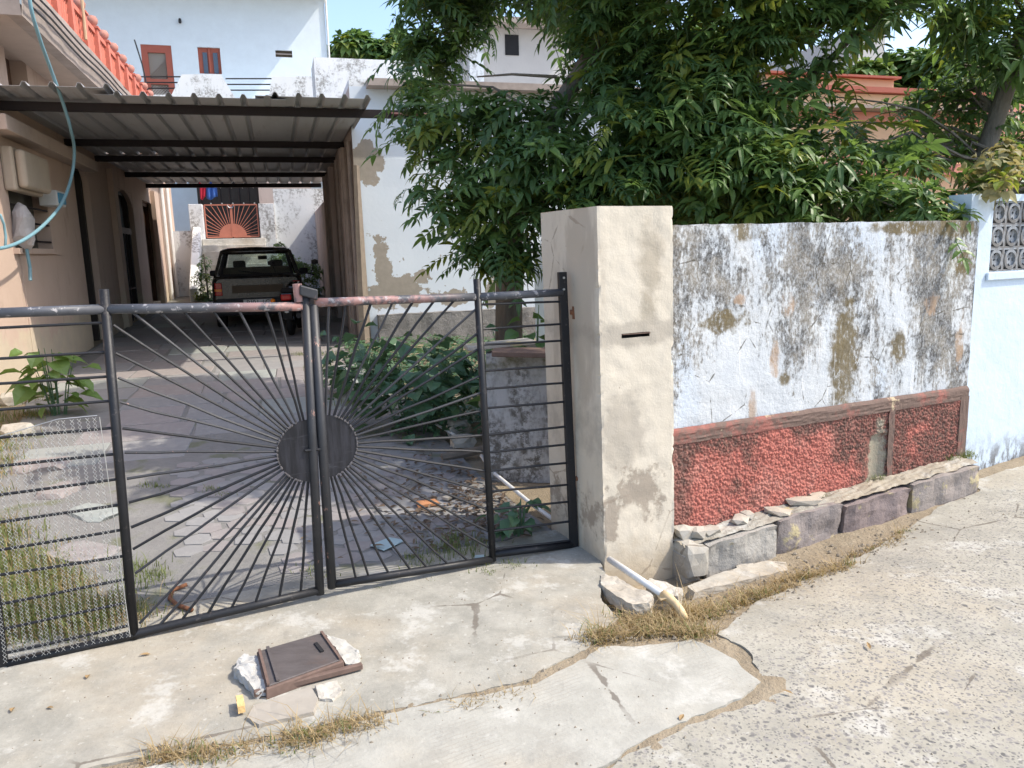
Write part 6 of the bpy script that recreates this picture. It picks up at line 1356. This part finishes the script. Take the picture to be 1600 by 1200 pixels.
def line(pts, step, s_=1, jit=.03, zf=None):
    out = []; W_ = [gz(*p) for p in pts]
    for a, b in zip(W_, W_[1:]):
        n = max(1, int((b-a).length/step))
        for i in range(n): p = a.lerp(b, i/n); out.append((p.x+random.uniform(-jit,jit), p.y+random.uniform(-jit,jit), s_*random.uniform(.4,1.2)))
    return out
rz0 = lambda x, y: road_z(x, y)-.012
crack = line([(250,1185),(330,1176),(400,1168)], .018, 1.0, .03)+line([(440,1164),(600,1128)], .018, 1.0, .02)+line([(640,1118),(700,1104)], .05, .6, .02)+line([(720,1102),(830,1080)], .03, .8, .015)+line([(840,1050),(860,1038)], .05, .6, .015)
strip = line([(935,1000),(1000,980),(1110,985)], .014, 1.0, .04)+line([(970,975),(1050,950),(1110,930)], .014, 1.0, .05)+line([(1090,945),(1180,915),(1260,885),(1330,866)], .014, .85, .04)+line([(1330,852),(1390,830),(1430,812)], .03, .6, .03)+line([(1110,905),(1200,885),(1300,855)], .05, .6, .04)
sg = [random.random() for i in range(400)]
blades('dry_grass', crack+strip, 'grassdry', 'dry straw coloured grass in the gaps of the concrete', 46, .06, .004, .034, rz0, 81, 1.4)
blades('long_dry_grass', [c for c in crack if random.random() < .5]+[c for c in strip if random.random() < .6], 'grassdry', 'long loose strands of dry grass over the concrete joints', 9, .10, .0035, .05, rz0, 88, 2.2)
blades('green_grass', [c for c in crack if random.random() < .35]+[c for c in strip if random.random() < .3], 'grassgreen', 'short green grass growing in the gaps of the concrete', 26, .06, .0045, .035, rz0, 82, 1.0)
dz_ = lambda x, y: drive_z(x, y)
lw = []
for i in range(420):
    x, y = random.uniform(-40, 215), random.uniform(570, 1030); p = gz(x, y, .05); q = GF.L(p); hq = HF.L(p)
    if q.y > .08 and hq.x < float(np.interp(hq.y, [3.65,5.6,8.2,10.2], [-.80,-1.95,-2.35,-2.8])) and hq.x > -2.95: lw.append((p.x, p.y, random.uniform(.6,1.3)))
blades('weeds', lw, 'grassgreen', 'green weeds growing beside the drive behind the wire mesh', 60, .085, .006, .09, dz_, 83, .9)
blades('dry_weeds', [l for l in lw if random.random() < .85], 'grassdry', 'straw coloured dry weeds behind the wire mesh', 60, .07, .005, .1, dz_, 84, 1.2)
rt = [(gz(x, y, .05).x, gz(x, y, .05).y, s_) for x, y, s_ in [(230,760,.5),(250,762,.5),(215,880,.9),(225,900,.9),(235,890,.7),(330,765,.5),(350,772,.4),(500,590,1.4),(520,570,1.4),(510,610,1.2),(470,570,1.0),(545,640,1.2),(690,850,1.0),(720,840,1.1),(735,855,.9),(640,860,.6),(660,870,.7),(760,880,.5),(800,870,.6),(490,880,.5),(505,890,.5),(600,905,.3),(680,892,.3),(560,560,1.3),(600,600,1.2),(640,690,.8),(560,660,1),(350,1000,.2)]]
blades('driveway_grass', rt, 'grassgreen', 'grass tufts growing between the paving of the drive', 90, .08, .005, .08, dz_, 85, .9)
kt = [(GF.W((u, -.33, 0)).x, GF.W((u, -.33, 0)).y, s_) for u, s_ in [(2.3,.4),(2.65,.8),(2.72,.9),(2.8,.9),(2.95,.5),(3.3,1.0),(3.33,.9),(3.5,.3),(4.0,1.0),(4.05,1.1),(1.83,.6),(4.12,1.2),(4.15,1.0)]]
blades('kerb_grass', kt, 'grassgreen', 'small green weeds along the foot of the red wall', 45, .06, .004, .035, lambda x, y: ktop(GF.L((x, y, 0)).x)+.0, 86, .9)
# brown leaf litter along the low wall
rg_ = random.Random(5); mb = MB()
for i in range(900):
    x, y = rg_.gauss(745, 75), rg_.gauss(775, 45); p = gz(x, y, .04); q = GF.L(p)
    if q.y < .15 or q.x > 1.28: continue
    a = rg_.uniform(0, 6.28); leafblade(mb, (p.x, p.y, drive_z(p.x, p.y)+.012+rg_.random()*.02), (math.cos(a), math.sin(a), rg_.uniform(-.1,.4)), Vector((0,0,1)), rg_.uniform(.03,.08), rg_.uniform(.012,.03), .1, .5)
o = mb.build('leaf_litter', M['litter']); tag(o, 'brown leaf litter heaped below the low mossy wall', 'leaf litter', kind='stuff')

# small grit and chips scattered on the concrete and in the gaps
rg_ = random.Random(15); mb = MB()
def grit(x, y, z, r_):
    n = len(mb.v); a = rg_.uniform(0, 6.28)
    for q in range(4): mb.v.append((x+r_*math.cos(a+q*1.57)*rg_.uniform(.6,1.2), y+r_*math.sin(a+q*1.57)*rg_.uniform(.6,1.2), z-.001))
    mb.v.append((x+rg_.uniform(-.3,.3)*r_, y+rg_.uniform(-.3,.3)*r_, z+r_*rg_.uniform(.4,.9))); mb.f += [(n,n+1,n+4),(n+1,n+2,n+4),(n+2,n+3,n+4),(n+3,n,n+4)]
for i in range(1500):
    x, y = rg_.uniform(-2.4, 3.6), rg_.uniform(1.9, 5.2); q = GF.L((x, y, 0))
    if q.y > -.52 and q.x > 1.2 or q.y > .1: continue
    grit(x, y, max(road_z(x, y), apron_z(x, y) if q.x < .9 else -9)+.001, rg_.uniform(.002, .006))
for x, y, s_ in crack+strip:
    for q in range(4): xx, yy = x+rg_.gauss(0,.05), y+rg_.gauss(0,.04); grit(xx, yy, road_z(xx, yy)+.001, rg_.choice([.004,.005,.007,.010,.014]))
for i in range(350):
    u, v = rg_.uniform(1.35, 4.0), rg_.uniform(-.95, -.52); p = GF.W((u, v, 0)); grit(p.x, p.y, road_z(p.x, p.y)-.004, rg_.choice([.004,.006,.009,.015]))
o = mb.build('grit', plain('brown_grit', (.25,.215,.165), .95, .5, 40)); tag(o, 'small stone grit scattered over the concrete', 'grit', kind='stuff')

p0, p1 = HF.X(126, -20, -2.3), HF.X(134, 62, -2.3)
tag(MB().tube([HF.W(p1), HF.W(p0)], .022, 8).build('bamboo_pole', plain('bamboo', (.42,.30,.19), .7, .2, 9)), 'thin bamboo pole standing against the red balcony railing', 'pole')
tag(MB().tube([HF.W(HF.P(233, 150, 27.8)), HF.W(HF.P(222, 100, 27.8)), HF.W(HF.P(210, 62, 27.8))], .022, 6).build('bent_rod', M['trim']), 'thin dark bent rod sticking up in front of the red door', 'rod')

# low undergrowth between the drive and the white building
rg_ = random.Random(33); mb = MB()
for i in range(5200):
    x, y = rg_.uniform(.55, 3.6), rg_.uniform(6.0, 11.8)
    p = HF.W((x, y, 0)); q = GF.L(p)
    if q.y < 1.2 or x < 1.05+.25*nz(x, y, 3, 1.2)-.25: continue
    a = rg_.uniform(0, 6.28); leafblade(mb, (p.x, p.y, drive_z(p.x, p.y)+rg_.uniform(0, .16)*(1+nz(p.x, p.y, 9, 1.1))), (math.cos(a), math.sin(a), rg_.uniform(-.1,.7)), Vector((0,0,1)), rg_.uniform(.06,.14), rg_.uniform(.03,.07), .4, .3)
o = mb.build('undergrowth', M['shrub']); tag(o, 'low green undergrowth between the drive and the white building', 'undergrowth', kind='stuff')
